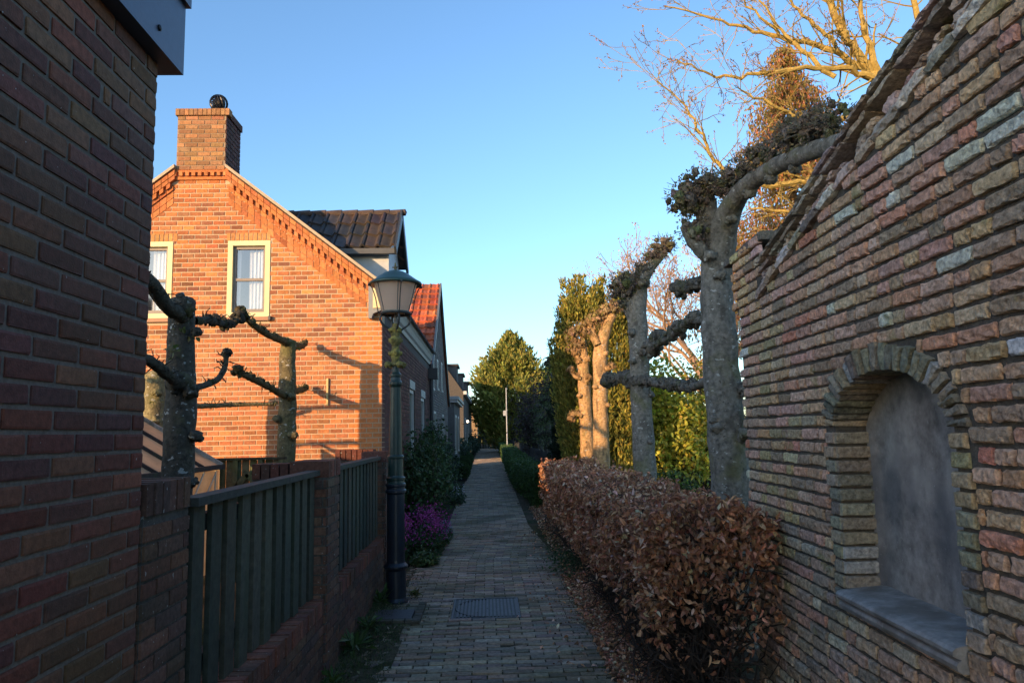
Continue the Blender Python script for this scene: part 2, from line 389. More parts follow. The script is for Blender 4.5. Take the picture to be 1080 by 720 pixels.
# unseen three storey house, added far behind the viewpoint to block the low sun
sa = R(SUN_AZ); SD = A(math.sin(sa), math.cos(sa), 0); SW_ = A(math.cos(sa), -math.sin(sa), 0)
HC = A(1.85, 6.4, 0) - SD*45
hp = lambda p: HC + SW_*(p - HC @ SW_)       # point on the facade line at cross coordinate p
hb = thing('sun_blocker_house', tuple(hp(-2.4)-SD*4), 'added unseen three storey brick house far behind the viewpoint, blocking the low sun', 'house')
HL, HR, HH = -5.67, 1.6, 11.2
m = MB(); obox(m, hp(HL)-SD*8, SW_*(HR-HL), SD*8, (0,0,HH-.2), (.26,.11,.07)); m.build('brick_wall', M['grey_brick'], hb)
m = MB(); obox(m, hp(HL-.05)-SD*8.1+A(0,0,HH-.19), SW_*(HR-HL+.1), SD*8.2, (0,0,.19), (.1,.1,.1)); m.build('flat_roof', M['zinc'], hb)
for k in range(3):
    for zz in (1., 4.4, 7.8):
        o_ = hp(HL+.8+k*2.2)+SD*.01+A(0,0,zz)
        m = MB(); obox(m, o_, SW_*1.1, SD*.05, (0,0,1.7), (.7,.67,.58)); f_ = m.build('window', M['cream'], hb)
        m = MB(); obox(m, o_+SW_*.08+SD*.051+A(0,0,.08), SW_*.94, SD*.008, (0,0,1.54), (.1,.1,.1)); m.build('pane', M['black'], f_)

# ================================================================== LOW GARDEN WALL + FENCE
LB = [(.14,.08,.055),(.125,.072,.055),(.16,.09,.06),(.11,.07,.055),(.17,.085,.055)]
RB = [(.22,.085,.055),(.19,.08,.055),(.16,.078,.055)]
gw = thing('low_garden_wall', (-1.22, 5.2, 0), 'low brown brick garden wall with brick-on-edge cap and piers carrying the dark picket panels', 'garden wall')
m = MB(); XF = -1.10
lay(m, (XF,0,0), (0,1,0), (0,0,1), (1,0,0), 0, .4375, .0625, .22, lambda z: [(2.97, 8.05)], lambda u, v: pick(LB, 1, .12)[0], nu=4, nv=3, rough=.0013, d=.005)
m.build('brickwork', M['low_brick'], gw)
m = MB(); box(m, -1.30, XF-.003, 2.97, 8.05, 0, .43, (.10,.095,.085)); box(m, -1.30, XF-.012, 2.97, 8.05, .43, .53, (.10,.095,.085)); m.build('mortar_core', M['mortar'], gw)
m = MB(); u = 2.97  # rollaag
while u < 8.0:
    if not (5.08 < u+.03 < 5.48):
        c = pick(RB, 1, .14)[0]; z1 = .535+rng.normal(0, .002); x1 = XF+.008+rng.normal(0, .002)
        obox(m, (-1.31, u+.004, .44), (x1+1.31,0,0), (0,.052,0), (0,0,z1-.44), c)
    u += .062
m.build('edge_coping', M['low_brick'], gw)
def pier(y0, y1, z1, xl=-1.33, XP=XF+.02, name='pier'):
    m = MB()
    lay(m, (XP,0,0), (0,1,0), (0,0,1), (1,0,0), 0, z1-.11, .0625, .22, lambda z: [(y0, y1)], lambda u, v: pick(LB, 1, .12)[0], nu=4, nv=3, rough=.0013, d=.005, uoff=y0)
    lay(m, (XP,y1,0), (-1,0,0), (0,0,1), (0,1,0), 0, z1-.11, .0625, .22, lambda z: [(0, XP-xl)], lambda u, v: pick(LB, 1, .12)[0], d=.005)
    lay(m, (xl,y0,0), (1,0,0), (0,0,1), (0,-1,0), 0, z1-.11, .0625, .22, lambda z: [(0, XP-xl)], lambda u, v: pick(LB, 1, .12)[0], d=.005)
    box(m, xl+.004, XP-.004, y0+.004, y1-.004, 0, z1-.110, (.10,.095,.085)); box(m, xl+.014, XP-.008, y0+.016, y1-.012, z1-.110, z1-.008, (.10,.095,.085))
    u = y0
    while u < y1-.02:
        obox(m, (xl-.003, u+.004, z1-.108), (XP-xl+.012+rng.normal(0,.0015),0,0), (0,min(.052, y1-u-.004),0), (0,0,.108+rng.normal(0,.0015)), pick(LB if y0 < 4 else RB, 1, .14)[0]*.9); u += .062
    return m.build(name, M['low_brick'], gw)
pier(2.575, 2.96, 1.45, XP=-1.158); pier(5.08, 5.48, 1.43); pier(7.93, 8.2, 1.42)
m = MB() # wall returning to the left from the middle pier
lay(m, (-1.585,5.10,0), (1,0,0), (0,0,1), (0,-1,0), 0, 1.3125, .0625, .22, lambda z: [(0, .26)], lambda u, v: pick(LB, 1, .12)[0], d=.005)
box(m, -1.585, -1.34, 5.104, 5.30, 0, 1.32, (.1,.095,.085))
u = -1.585
while u < -1.36:
    obox(m, (u, 5.09, 1.318), (.052,0,0), (0,.22,0), (0,0,.1), pick(RB, 1, .14)[0]*.8); u += .062
m.build('return_wall', M['low_brick'], gw)

def fence_panel(y0, y1, nb, label, zb=.56, zt=1.335, gapf=None):
    t = thing('picket_fence', (-1.19, (y0+y1)/2, zb), label, 'fence', 'dark picket panels on the low garden wall')
    m = MB(); p = (y1-y0)/nb
    for i in range(nb):
        a = y0 + p*i; wd = p*.62
        m2 = pick([(.05,.058,.042),(.065,.068,.048),(.04,.05,.038)], 1, .12)[0]
        lean = rng.normal(0, .004)
        obox(m, (-1.155, a+p*.19, zb+rng.uniform(-.01,.01)), (-.022,0,0), (0,wd,0), (0,lean,zt-zb), m2)
    m.build('pickets', M['wood_dark'], t)
    m = MB(); obox(m, (-1.125, y0-.0, zt+.002), (-.085,0,0), (0,y1-y0,0), (0,0,.034), (.05,.055,.048)); m.build('top_rail', M['wood_dark'], t)
    m = MB()
    for z in (.66, 1.22): box(m, -1.222, -1.179, y0, y1, z, z+.07, (.02,.024,.02))
    m.build('back_rails', M['wood_dark'], t)
    m = MB()   # boards on the far side fill most of the gaps
    for i in range(nb):
        if gapf and i in gapf: continue
        a = y0+p*i-p*.24; box(m, -1.246, -1.224, a, a+p*(.50 if gapf else .6), zb, zt, (.02,.026,.022))
    m.build('rear_boards', M['wood_dark'], t)
fence_panel(2.965, 5.07, 11, 'near dark green picket fence panel between the garage pier and the middle pier', gapf=(1,2,3,4,5,6))
fence_panel(5.49, 7.92, 13, 'far dark green picket fence panel between the middle pier and the street lamp')

# ================================================================== HOUSE 1 (orange gable)
GY = 9.6; GXR = -1.35; GXC = -3.73; GXL = 2*GXC-GXR; SL = .78; EZ = 3.56
def roofz(x): return EZ + SL*(x-GXL) if x < GXC else EZ + SL*(GXR-x)
h1 = thing('gabled_brick_house', (GXC, 13.5, 0), 'orange brick house with sunlit toothed gable, chimney and dark dormer', 'house')
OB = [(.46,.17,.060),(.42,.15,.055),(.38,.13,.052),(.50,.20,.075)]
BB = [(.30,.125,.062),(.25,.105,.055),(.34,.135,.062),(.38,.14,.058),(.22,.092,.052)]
WIN = [(-3.36,-2.81,3.15,4.16),(-4.63,-4.07,3.15,4.16)]
def iv_gab(z):
    z2 = z+.03
    if z2 < EZ: a, b = GXL, GXR
    else:
        d = (z2-EZ)/SL + .225; a, b = GXL+d, GXR-d
        if z2 - EZ < .2: a = min(a, GXL+d) ; 
    if z < EZ-.04: a, b = GXL, GXR
    ivs = [(a, b)]
    for x0, x1, z0, z1 in WIN:
        if z0-.06 < z < z1+.115: ivs = cut(ivs, x0, x1)
    return [i for i in ivs if i[1] > i[0]]
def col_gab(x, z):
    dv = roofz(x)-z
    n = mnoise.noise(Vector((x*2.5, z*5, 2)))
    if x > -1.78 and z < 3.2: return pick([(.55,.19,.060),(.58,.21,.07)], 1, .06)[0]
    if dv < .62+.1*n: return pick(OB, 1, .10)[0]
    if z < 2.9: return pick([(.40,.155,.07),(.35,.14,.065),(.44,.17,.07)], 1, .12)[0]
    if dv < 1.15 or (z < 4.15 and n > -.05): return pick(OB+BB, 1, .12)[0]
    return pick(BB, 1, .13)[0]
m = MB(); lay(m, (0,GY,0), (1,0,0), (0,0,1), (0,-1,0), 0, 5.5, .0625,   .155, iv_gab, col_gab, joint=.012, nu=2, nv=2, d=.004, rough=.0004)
for x0, x1, z0, z1 in WIN:   # soldier lintel
    u = x0-.02
    while u < x1+.0:
        brick(m, A(u, GY, z1+.004), A(1,0,0), A(0,0,1), A(0,-1,0), .048, .105, .005, 2, 2, .0003, pick([(.50,.25,.09),(.46,.22,.08)], 1, .1)[0]); u += .058
m.build('gable_brickwork', M['gable_brick'], h1)
m = MB(); mc = (.50,.38,.26)   # mortar wall with window openings
xs = sorted([GXL+.003, GXR-.003] + [v for w_ in WIN for v in w_[:2]]); 
def mort(x0, x1, z0, zt0, zt1, y0=GY+.003, y1=GY+.25): 
    m.add([(x0,y0,z0),(x1,y0,z0),(x1,y1,z0),(x0,y1,z0),(x0,y0,zt0),(x1,y0,zt1),(x1,y1,zt1),(x0,y1,zt0)], BOXQ, c=mc)
for a, b in zip(xs[:-1], xs[1:]):
    segs = [(a, b)] if not (a < GXC < b) else [(a, GXC), (GXC, b)]
    wn = [w_ for w_ in WIN if abs(w_[0]-a) < 1e-6]
    for p, q_ in segs:
        if wn: mort(p, q_, 0, wn[0][2]-.03, wn[0][2]-.03); mort(p, q_, wn[0][3]+.0, roofz(p)-.02, roofz(q_)-.02)
        else: mort(p, q_, 0, roofz(p)-.02, roofz(q_)-.02)
m.build('gable_wall', M['gable_mortar'], h1)
# verge band, dentils
m = MB(); s_ = math.hypot(1, SL)
def slope_strip(x0, x1, off0, off1, proud, c, sgn=1, brk=None):
    """strip following the right (sgn=1) or left verge; off measured down, perpendicular"""
    P = lambda x, o: A(GXC+sgn*(x), 0, roofz(GXC+sgn*x)-o*s_)
    n = int((x1-x0)*s_/.105) if brk is None else 1
    for i in range(n):
        a = x0+(x1-x0)*i/n; b = x0+(x1-x0)*(i+1)/n-.007
        cc = pick(c, 1, .09)[0]
        q = [P(a, off1), P(b, off1), P(b, off0), P(a, off0)]
        f = [(p[0], GY-proud, p[2]) for p in q]; k = [(p[0], GY+.02, p[2]) for p in q]
        m.add(f+k, [(0,1,2,3) if sgn > 0 else (3,2,1,0), (4,7,6,5), (0,4,5,1), (1,5,6,2), (2,6,7,3), (3,7,4,0)], c=cc)
XE = GXR-GXC
for sg in (1, -1):
    slope_strip(.33, XE+.0, .035, .082, .070, OB, sg); slope_strip(.33, XE+.0, .086, .132, .062, OB, sg)
    slope_strip(.36, XE-.05, .185, .222, .026, OB, sg)
    n = 23
    for i in range(n):
        a = .39+(XE-.42)*i/n; b = a+(XE-.42)/n*.56
        cc = pick(OB, 1, .08)[0]
        q = [A(GXC+sg*a,0,roofz(GXC+sg*a)-.183*s_), A(GXC+sg*b,0,roofz(GXC+sg*b)-.183*s_), A(GXC+sg*b,0,roofz(GXC+sg*b)-.134*s_), A(GXC+sg*a,0,roofz(GXC+sg*a)-.134*s_)]
        m.add([(p[0],GY-.055,p[2]) for p in q]+[(p[0],GY+.02,p[2]) for p in q], [(0,1,2,3),(4,7,6,5),(0,4,5,1),(1,5,6,2),(2,6,7,3),(3,7,4,0)], c=cc)
    slope_strip(.36, XE-.12, .236, .30, .009, OB, sg)
    slope_strip(.36, XE-.2, .308, .37, .008, OB, sg)
for i in range(9):   # horizontal teeth under the chimney
    a = GXC-.36+i*.082; box(m, a, a+.045, GY-.055, GY+.02, 5.035, 5.09, pick(OB, 1, .08)[0])
box(m, GXC-.40, GXC+.40, GY-.026, GY+.02, 4.99, 5.033, OB[0]); box(m, GXC-.36, GXC+.36, GY-.0262, GY+.02, 5.092, 5.14, OB[1])
m.build('toothed_verge', M['gable_brick'], h1)
m = MB(); 
for sg in (1, -1):
    a, b = A(GXC+sg*.33, 0, roofz(GXC+.33)+.0), A(GXC+sg*(XE+.08), 0, roofz(GXR)-.08*SL)
    obox(m, (a[0], GY-.09, a[2]-.02), (b[0]-a[0], 0, b[2]-a[2]), (0, .30, 0), (0,0,.045), (.38,.30,.20))
m.build('verge_cap', M['paint'], h1)
m = MB(); box(m, -2.06, -2.035, GY-.03, GY-.005, 1.98, 2.33, (.55,.42,.18)); m.build('wall_pipe', M['paint'], h1)
# gable windows
for x0, x1, z0, z1 in WIN:
    m = MB(); c = (.62,.55,.30); t_ = .065; y0, y1 = GY-.012, GY+.06
    box(m, x0, x1, y0, y1, z1-t_, z1, c); box(m, x0, x1, y0, y1, z0, z0+t_*.9, c); box(m, x0, x0+t_, y0+.001, y1, z0+t_*.9, z1-t_, c); box(m, x1-t_, x1, y0+.001, y1, z0+t_*.9, z1-t_, c)
    fr = m.build('window', M['cream'], h1)
    m = MB(); c = (.20,.17,.15); a, b, p, q_ = x0+t_, x1-t_, z0+t_*.9, z1-t_
    for (xa, xb, za, zb) in ((a,a+.035,p,q_),(b-.035,b,p,q_),(a+.035,b-.035,q_-.04,q_),(a+.035,b-.035,p,p+.05),(a+.035,b-.035,(p+q_)/2-.02,(p+q_)/2+.015)): box(m, xa, xb, GY+.035, GY+.075, za, zb, c)
    m.build('sash', M['paint'], fr)
    m = MB(); m.add([(a,GY+.056,p),(b,GY+.056,p),(b,GY+.056,q_),(a,GY+.056,q_)], [(0,1,2,3)]); m.build('pane', M['glass'], fr)
    m = MB(); nn = 26
    for (ca, cb) in ((a+.0, a+.06), (b-.24, b-.01)):
        V = []; 
        for i in range(nn+1):
            xx = ca+(cb-ca)*i/nn; V += [(xx, GY+.13+.014*math.sin(i*1.25), p), (xx+.01*math.sin(i), GY+.13+.014*math.sin(i*1.25), q_)]
        m.add(V, [(2*i, 2*i+2, 2*i+3, 2*i+1) for i in range(nn)], c=(.7,.68,.64))
    m.build('curtain', M['curtain'], fr)
    m = MB(); box(m, x0-.01, x1+.01, GY-.05, GY+.03, z0-.055, z0-.006, (.30,.14,.07)); box(m, x1+.002, x1+.03, GY-.06, GY+.02, z0-.05, z0+.0, (.06,.05,.05)); box(m, x0-.03, x0-.002, GY-.06, GY+.02, z0-.05, z0, (.06,.05,.05)); m.build('sill', M['paint'], fr)
m = MB(); box(m, -5.1, -2.55, GY+.9, GY+.95, 2.5, 4.35, (.2,.2,.2)); m.build('interior_wall', M['room'], h1)
# chimney
chm = MB(); CX0, CX1, CY0, CY1 = -4.06, -3.42, GY-.03, 10.14
CB = [(.30,.16,.075),(.34,.17,.08),(.27,.14,.07),(.24,.12,.06)]
lay(chm, (CX0,CY0,0), (1,0,0), (0,0,1), (0,-1,0), 5.12, 5.87, .0625, .17, lambda z: [(0, CX1-CX0)], lambda u, v: pick(CB, 1, .12)[0], d=.004, uoff=.02, rough=.0004)
lay(chm, (CX1,CY0,0), (0,1,0), (0,0,1), (1,0,0), 5.12, 5.87, .0625, .17, lambda z: [(0, CY1-CY0)], lambda u, v: pick([(.13,.06,.05),(.10,.05,.045)], 1, .12)[0], d=.006)  # face turned from the sun: its shade is put into darker brick colours
u = CX0-.02
while u < CX1+.0: obox(chm, (u, CY0-.025, 5.872), (.052,0,0), (0,.12,0), (0,0,.09), pick(CB, 1, .1)[0]); u += .0595
u = CY0+.1
while u < CY1+.02: obox(chm, (CX1-.1, u, 5.872), (.125,0,0), (0,.052,0), (0,0,.09), pick([(.12,.06,.05)], 1, .12)[0]); u += .0615  # cap bricks on this side carry the same shade in their colour
co = chm.build('chimney', M['gable_brick'], h1)
m = MB(); box(m, CX0+.003, CX1-.003, CY0+.004, CY1-.002, 5.115, 5.95, (.30,.23,.16)); box(m, CX0+.003, CX1-.003, GY+.06, CY1-.002, 4.4, 5.114, (.30,.23,.16)); m.build('chimney_core', M['gable_mortar'], co)
m = MB(); cc = A(-3.63, 9.86, 6.175)
lathe(m, [(.07,-.23),(.07,-.06)], cc, 12, (.03,.03,.03))
for k in range(18):
    a = k*2*math.pi/18; P = [cc + A(math.cos(a+t*1.0)*math.sin(t2)*.115, math.sin(a+t*1.0)*math.sin(t2)*.115, math.cos(t2)*.115) for t, t2 in zip(np.linspace(0, 1, 9), np.linspace(.15, 2.9, 9))]
    tube(m, P, .009, 4, (.03,.028,.03))
lump(m, cc, .085, (.012,.012,.014), 0, 1, 10)
m.build('wind_cowl', M['black'], co)
# roof slopes
def pantiles(m, O, U, S, Nn, w, h, cf, tw=.21, th=.32, amp=.028, sub=5, fold=.018):
    O, U, S, Nn = [np.array(a, float) for a in (O, U, S, Nn)]
    nr = max(1, int(round(h/th))); nc = max(1, int(round(w/tw))); tw = w/nc; th = h/nr
    ph = np.linspace(0, 1, sub+1)
    prof = amp*(np.where(ph < .62, .35*np.cos(ph/.62*math.pi), np.sin((ph-.62)/.38*math.pi)*1.25-.35))
    for r in range(nr):
        for k in range(nc):
            u = (k+ph)*tw
            V = [O+U*uu+S*(r*th-.012)+Nn*(p+fold) for uu, p in zip(u, prof)] + [O+U*uu+S*((r+1)*th+.02)+Nn*(p-.002) for uu, p in zip(u, prof)] + [O+U*uu+S*(r*th-.012)+Nn*(p-.006) for uu, p in zip(u, prof)]
            n = sub+1
            m.add(V, [(i, i+1, n+i+1, n+i) for i in range(sub)]+[(2*n+i, 2*n+i+1, i+1, i) for i in range(sub)], c=cf(k, r))
DT = [(.045,.042,.045),(.055,.048,.046),(.038,.038,.042)]
def dtc(k, r): return pick(DT, 1, .15)[0]
m = MB(); un = A(-1,0,SL)/s_; nn_ = A(SL,0,1)/s_
pantiles(m, (GXR+.12,GY+.16,EZ-.12*SL), (0,1,0), un, nn_, 8.0, (XE+.12)*s_, dtc)
m.build('roof_slope', M['tile'], h1)
m = MB(); m.add([(GXL-.1,GY+.1,EZ-.1*SL),(GXC,GY+.1,roofz(GXC)+.0),(GXC,17.8,roofz(GXC)+.0),(GXL-.1,17.8,EZ-.1*SL)], [(0,3,2,1)], c=DT[0])
m.add([(GXR+.1,GY+.2,EZ-.1*SL-.04),(GXC,GY+.2,roofz(GXC)-.04),(GXC,17.8,roofz(GXC)-.04),(GXR+.1,17.8,EZ-.1*SL-.04)], [(0,1,2,3)], c=DT[0])
m.build('roof_back', M['tile'], h1)
# dormer
dm = MB(); DX1 = -1.22; DX0 = -3.1; DY0, DYR, DY1 = 10.02, 10.75, 11.48; DZE, DZR = 4.16, 4.86
sd = A(0,DYR-DY0,DZR-DZE); ln = np.linalg.norm(sd); sd /= ln
pantiles(dm, (DX0,DY0,DZE), (1,0,0), sd, np.cross(A(1,0,0), sd), DX1-DX0, ln, lambda k, r: pick(DT+[(.07,.05,.04)], 1, .15)[0], tw=.20, th=.33, amp=.045, sub=9, fold=.03)
sd2 = A(0,DYR-DY1,DZR-DZE); sd2 /= np.linalg.norm(sd2)
dm.add([(DX0,DY1,DZE),(DX1,DY1,DZE),(DX1,DYR,DZR),(DX0,DYR,DZR)], [(0,1,2,3)], c=DT[0])
for k in range(8):
    x = DX0+.05+k*.235; 
    if x < DX1-.1: tube(dm, [(x,DYR,DZR+.005),(x+.24,DYR,DZR+.012)], [.045,.052], 8, (.07,.05,.042))
dr = dm.build('dormer', M['tile'], h1)
m = MB(); box(m, DX0+.2, DX1-.12, DY0+.16, DY1-.16, 3.4, DZE+.02, (.42,.45,.47)); 
m.add([(DX1-.121,DY0+.1,DZE),(DX1-.121,DY1-.1,DZE),(DX1-.121,DYR,DZR-.06)], t=[(0,1,2)], c=(.35,.37,.38)); m.build('cheek', M['paint'], dr)
m = MB(); bar(m, (DX1-.0,DY0-.06,DZE-.06), (DX1-.0,DYR+.01,DZR+.0), .03, .13, (.04,.045,.05)); bar(m, (DX1-.0,DY1+.06,DZE-.06), (DX1,DYR-.01,DZR+.0), .03, .13, (.04,.045,.05)); m.build('bargeboard', M['paint'], dr)
m = MB(); box(m, DX0+.2, DX1-.02, DY0-.02, DY0+.05, DZE-.09, DZE-.015, (.06,.065,.07)); m.build('gutter', M['paint'], dr)
# side wall to the alley
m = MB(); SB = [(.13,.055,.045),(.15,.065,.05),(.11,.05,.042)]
SW = [(10.5,11.5,.9,2.35),(13.0,13.9,0,2.4),(15.2,16.2,.9,2.35)]
def iv_s(z):
    ivs = [(GY, 17.7)]
    for a, b, c, d in SW:
        if c < z < d+.16: ivs = cut(ivs, a, b)
    return ivs
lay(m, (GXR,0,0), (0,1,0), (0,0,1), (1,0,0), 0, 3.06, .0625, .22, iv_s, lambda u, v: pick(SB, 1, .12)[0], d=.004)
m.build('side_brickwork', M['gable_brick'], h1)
m = MB()
ye = [GY+.25] + [v for a in SW for v in a[:2]] + [17.7]
for i in range(len(ye)-1):
    a, b = ye[i], ye[i+1]
    if i % 2: w_ = SW[i//2]; 
    if i % 2:
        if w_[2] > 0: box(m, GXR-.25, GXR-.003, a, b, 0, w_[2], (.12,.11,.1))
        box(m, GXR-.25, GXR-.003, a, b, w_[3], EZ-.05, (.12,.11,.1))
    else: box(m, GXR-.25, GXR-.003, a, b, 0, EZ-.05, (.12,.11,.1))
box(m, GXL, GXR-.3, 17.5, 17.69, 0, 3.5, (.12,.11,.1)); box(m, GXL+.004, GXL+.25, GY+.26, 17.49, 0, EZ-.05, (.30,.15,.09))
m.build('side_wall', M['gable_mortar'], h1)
for i, (a, b, c, d) in enumerate(SW):
    m = MB(); cw = (.55,.55,.52)
    box(m, GXR-.08, GXR+.01, a, b, d+.0, d+.15, (.30,.31,.31)) 
    box(m, GXR-.09, GXR-.02, a, a+.07, c, d, cw); box(m, GXR-.09, GXR-.02, b-.07, b, c, d, cw); box(m, GXR-.09, GXR-.02, a+.07, b-.07, d-.07, d, cw)
    if c > 0: box(m, GXR-.09, GXR+.03, a+.07, b-.07, c, c+.06, cw)
    f_ = m.build('window' if c > 0 else 'door', M['paint'], h1)
    m = MB(); box(m, GXR-.08, GXR-.06, a+.07, b-.07, c+.06 if c else .02, d-.07, (.03,.035,.04) if c else (.03,.06,.045)); m.build('pane' if c > 0 else 'door_leaf', M['black'] if c else M['paint'], f_)
# moulded eaves gutter
m = MB(); prof = [(0,0),(.02,-.10),(.05,-.13),(.06,-.17),(.105,-.21),(.12,-.27),(.12,-.30),(-.17,-.30),(-.17,0)]
c = (.20,.21,.215)
prof2 = [(-.16,3.20),(-.16,3.09),(-.12,3.09),(-.10,3.15),(.02,3.20),(.03,3.26),(.05,3.30),(.07,3.38),(.10,3.46),(.12,3.49),(.12,3.53),(-.16,3.53)]
P = [(GXR+a, b) for a, b in prof2[::-1]]
prism(m, P, (0,GY-.12,0), (1,0,0), (0,0,1), (0,8.0,0), c)
m.build('eaves_gutter', M['paint'], h1)
m = MB(); box(m, GXR-.1, GXR+.123, GY-.135, GY-.121, 3.22, 3.50, (.62,.52,.28)); m.build('gutter_end_board', M['cream'], h1)
m = MB(); tube(m, [(GXR+.07,17.2,3.2),(GXR+.07,17.2,0)], .05, 10, (.05,.05,.055)); box(m, GXR+.0, GXR+.22, 17.1, 17.35, 2.85, 3.1, (.05,.05,.055)); m.build('downpipe', M['paint'], h1)

# ================================================================== HOUSE 2, grey gable to the alley, orange tiles
h2 = thing('grey_gable_house', (-5, 22.7, 0), 'grey brick house whose orange tiled roof rises behind the first gutter', 'house')
FX = -1.45; GB = [(.16,.14,.125),(.185,.16,.14),(.14,.125,.115)]
W2 = [(19.55,20.35,2.75,3.75),(21.6,22.15,2.85,3.75),(23.6,24.15,2.9,3.85),(20.1,21.0,.9,2.2),(23.9,24.8,.9,2.2)]
def rz2(y): return min(2.65+.76*(y-18.1), 2.65+.76*(27.4-y))
m = MB()
def iv2(z):
    ivs = [(18.1, 27.4)] if z < 2.65 else [(18.1+(z-2.65)/.76, 27.4-(z-2.65)/.76)]
    for a, b, c, d in W2:
        if c < z < d: ivs = cut(ivs, a, b)
    return [i for i in ivs if i[1] > i[0]]
lay(m, (FX,0,0), (0,1,0), (0,0,1), (1,0,0), 0, 6.1, .075, .3, iv2, lambda u, v: pick(GB, 1, .1)[0], d=.004)
m.build('brickwork', M['grey_brick'], h2)
m = MB(); V = [(18.1,0),(27.4,0),(27.4,2.65),(22.75,6.18),(18.1,2.65)]
prism(m, [(y, z) for y, z in V][::-1], (FX-.14,0,0), (0,1,0), (0,0,1), (-7,0,0), (.13,.12,.11))
prism(m, [(y, z) for y, z in V][::-1], (FX-.012,0,0), (0,1,0), (0,0,1), (-.1,0,0), (.13,.12,.11))
m.build('gable_wall', M['grey_brick'], h2)
for a, b, c, d in W2:
    m = MB(); cw = (.5,.5,.47); box(m, FX-.01, FX+.012, a, a+.06, c, d, cw); box(m, FX-.01, FX+.012, b-.06, b, c, d, cw); box(m, FX-.01, FX+.012, a+.06, b-.06, d-.06, d, cw); box(m, FX-.01, FX+.04, a+.06, b-.06, c, c+.06, cw)
    f_ = m.build('window', M['paint'], h2); m = MB(); box(m, FX-.008, FX-.004, a+.06, b-.06, c+.06, d-.06); m.build('pane', M['black'], f_)
m = MB(); s2 = unit(A(0,1,.76)); OT = [(.42,.10,.045),(.36,.085,.04),(.48,.13,.05),(.28,.08,.045)]
pantiles(m, (-8.5,18.0,2.60), (1,0,0), s2, np.cross(A(1,0,0), s2), 8.5+FX+.05, 4.75*math.hypot(1,.76), lambda k, r: pick(OT, 1, .22)[0], tw=.24, th=.36, amp=.035, sub=4, fold=.05)
m.add([(-8.5,27.5,2.58),(FX+.05,27.5,2.58),(FX+.05,22.75,6.19),(-8.5,22.75,6.19)], [(0,1,2,3)], c=OT[0])
m.build('tiled_roof', M['tile_orange'], h2)
m = MB(); bar(m, (FX+.07,18.0,2.58), (FX+.07,22.75,6.20), .05, .10, (.16,.15,.14)); bar(m, (FX+.07,27.5,2.58), (FX+.07,22.75,6.20), .05, .10, (.16,.15,.14)); m.build('verge', M['paint'], h2)

# low flat extension with white cornice
ex = thing('flat_roofed_extension', (-1.5, 31, 0), 'low flat-roofed extension with a pale cornice between the grey houses', 'extension')
m = MB(); box(m, -4, -1.25, 28.2, 34, 0, 2.75, (.10,.095,.09)); m.build('wall', M['grey_brick'], ex)
m = MB(); box(m, -4.1, -1.12, 28.1, 34.1, 2.75, 2.85, (.36,.36,.35)); box(m, -4.15, -1.06, 28.05, 34.15, 2.85, 2.98, (.33,.33,.32)); m.build('cornice', M['paint'], ex)
for yy in (29, 31.5):
    m = MB(); box(m, -1.26, -1.235, yy, yy+1.2, .8, 2.3, (.5,.5,.48)); f_ = m.build('window', M['paint'], ex); m = MB(); box(m, -1.234, -1.228, yy+.1, yy+1.1, .9, 2.2); m.build('pane', M['black'], f_)
# house 3
h3 = thing('far_grey_house', (-4, 50, 0), 'furthest grey house with steep gable and dark stepped roofline', 'house')
m = MB(); prism(m, [(-1.4,0),(-1.4,4.0),(-2.7,5.9),(-7,5.9),(-7,0)][::-1], (0,44,0), (1,0,0), (0,0,1), (0,22,0), (.085,.075,.065)); m.build('wall', M['grey_brick'], h3)
m = MB(); prism(m, [(-1.3,3.95),(-2.65,5.98),(-7,5.98),(-7,5.85),(-2.7,5.85),(-1.4,3.9)][::-1], (0,44.4,0), (1,0,0), (0,0,1), (0,21.6,0), (.05,.048,.05)); m.build('roof', M['tile'], h3)
for (ya, yb, xa, zt) in ((47,49.5,-1.9,5.95),(52,54.5,-1.7,5.75),(57,60,-1.5,5.5)):
    m = MB(); box(m, -4, xa, ya, yb, 3.9, zt-.12, (.13,.12,.11)); o = m.build('dormer', M['grey_brick'], h3); m = MB(); box(m, -4, xa+.12, ya-.12, yb+.12, zt-.12, zt, (.045,.045,.05)); m.build('dormer_roof', M['tile'], o)
m = MB(); box(m, -1.39, -1.2, 43.9, 66, 3.85, 4.05, (.5,.5,.48)); m.build('gutter', M['paint'], h3)
for yy in (46, 50, 54, 58, 62):
    m = MB(); box(m, -1.395, -1.36, yy, yy+1.2, .9, 2.5, (.5,.5,.48)); f_ = m.build('window', M['paint'], h3); m = MB(); box(m, -1.358, -1.35, yy+.1, yy+1.1, 1.0, 2.4); m.build('pane', M['black'], f_)
# sunlit house wall closing the row
h4 = thing('pale_house', (-3.6, 76, 0), 'small sunlit yellowish house end at the far end of the left row', 'house')
m = MB(); prism(m, [(-1.0,0),(-1.0,3.3),(-3.4,5.2),(-6,3.3),(-6,0)][::-1], (0,74,0), (1,0,0), (0,0,1), (0,7,0), (.28,.20,.12)); m.build('wall', M['gable_mortar'], h4)
m = MB(); bar(m, (-.8,73.9,3.2), (-3.45,73.9,5.35), .2, .1, (.1,.05,.04)); bar(m, (-6.2,73.9,3.2), (-3.4,73.9,5.35), .2, .1, (.1,.05,.04)); prism(m, [(-.8,3.15),(-3.4,5.22),(-3.4,5.32),(-.75,3.28)], (0,73.9,0), (1,0,0), (0,0,1), (0,7.2,0), (.1,.05,.04)); m.build('roof', M['tile'], h4)
wl = thing('wall_lamp', (-1.2, 46, 2.2), 'tiny lit globe lamp on the far grey house wall', 'lamp')
m = MB(); lump(m, (-1.15,43.5,2.25), .07, nz=0, n=10); m.build('globe', M['bulb'], wl)
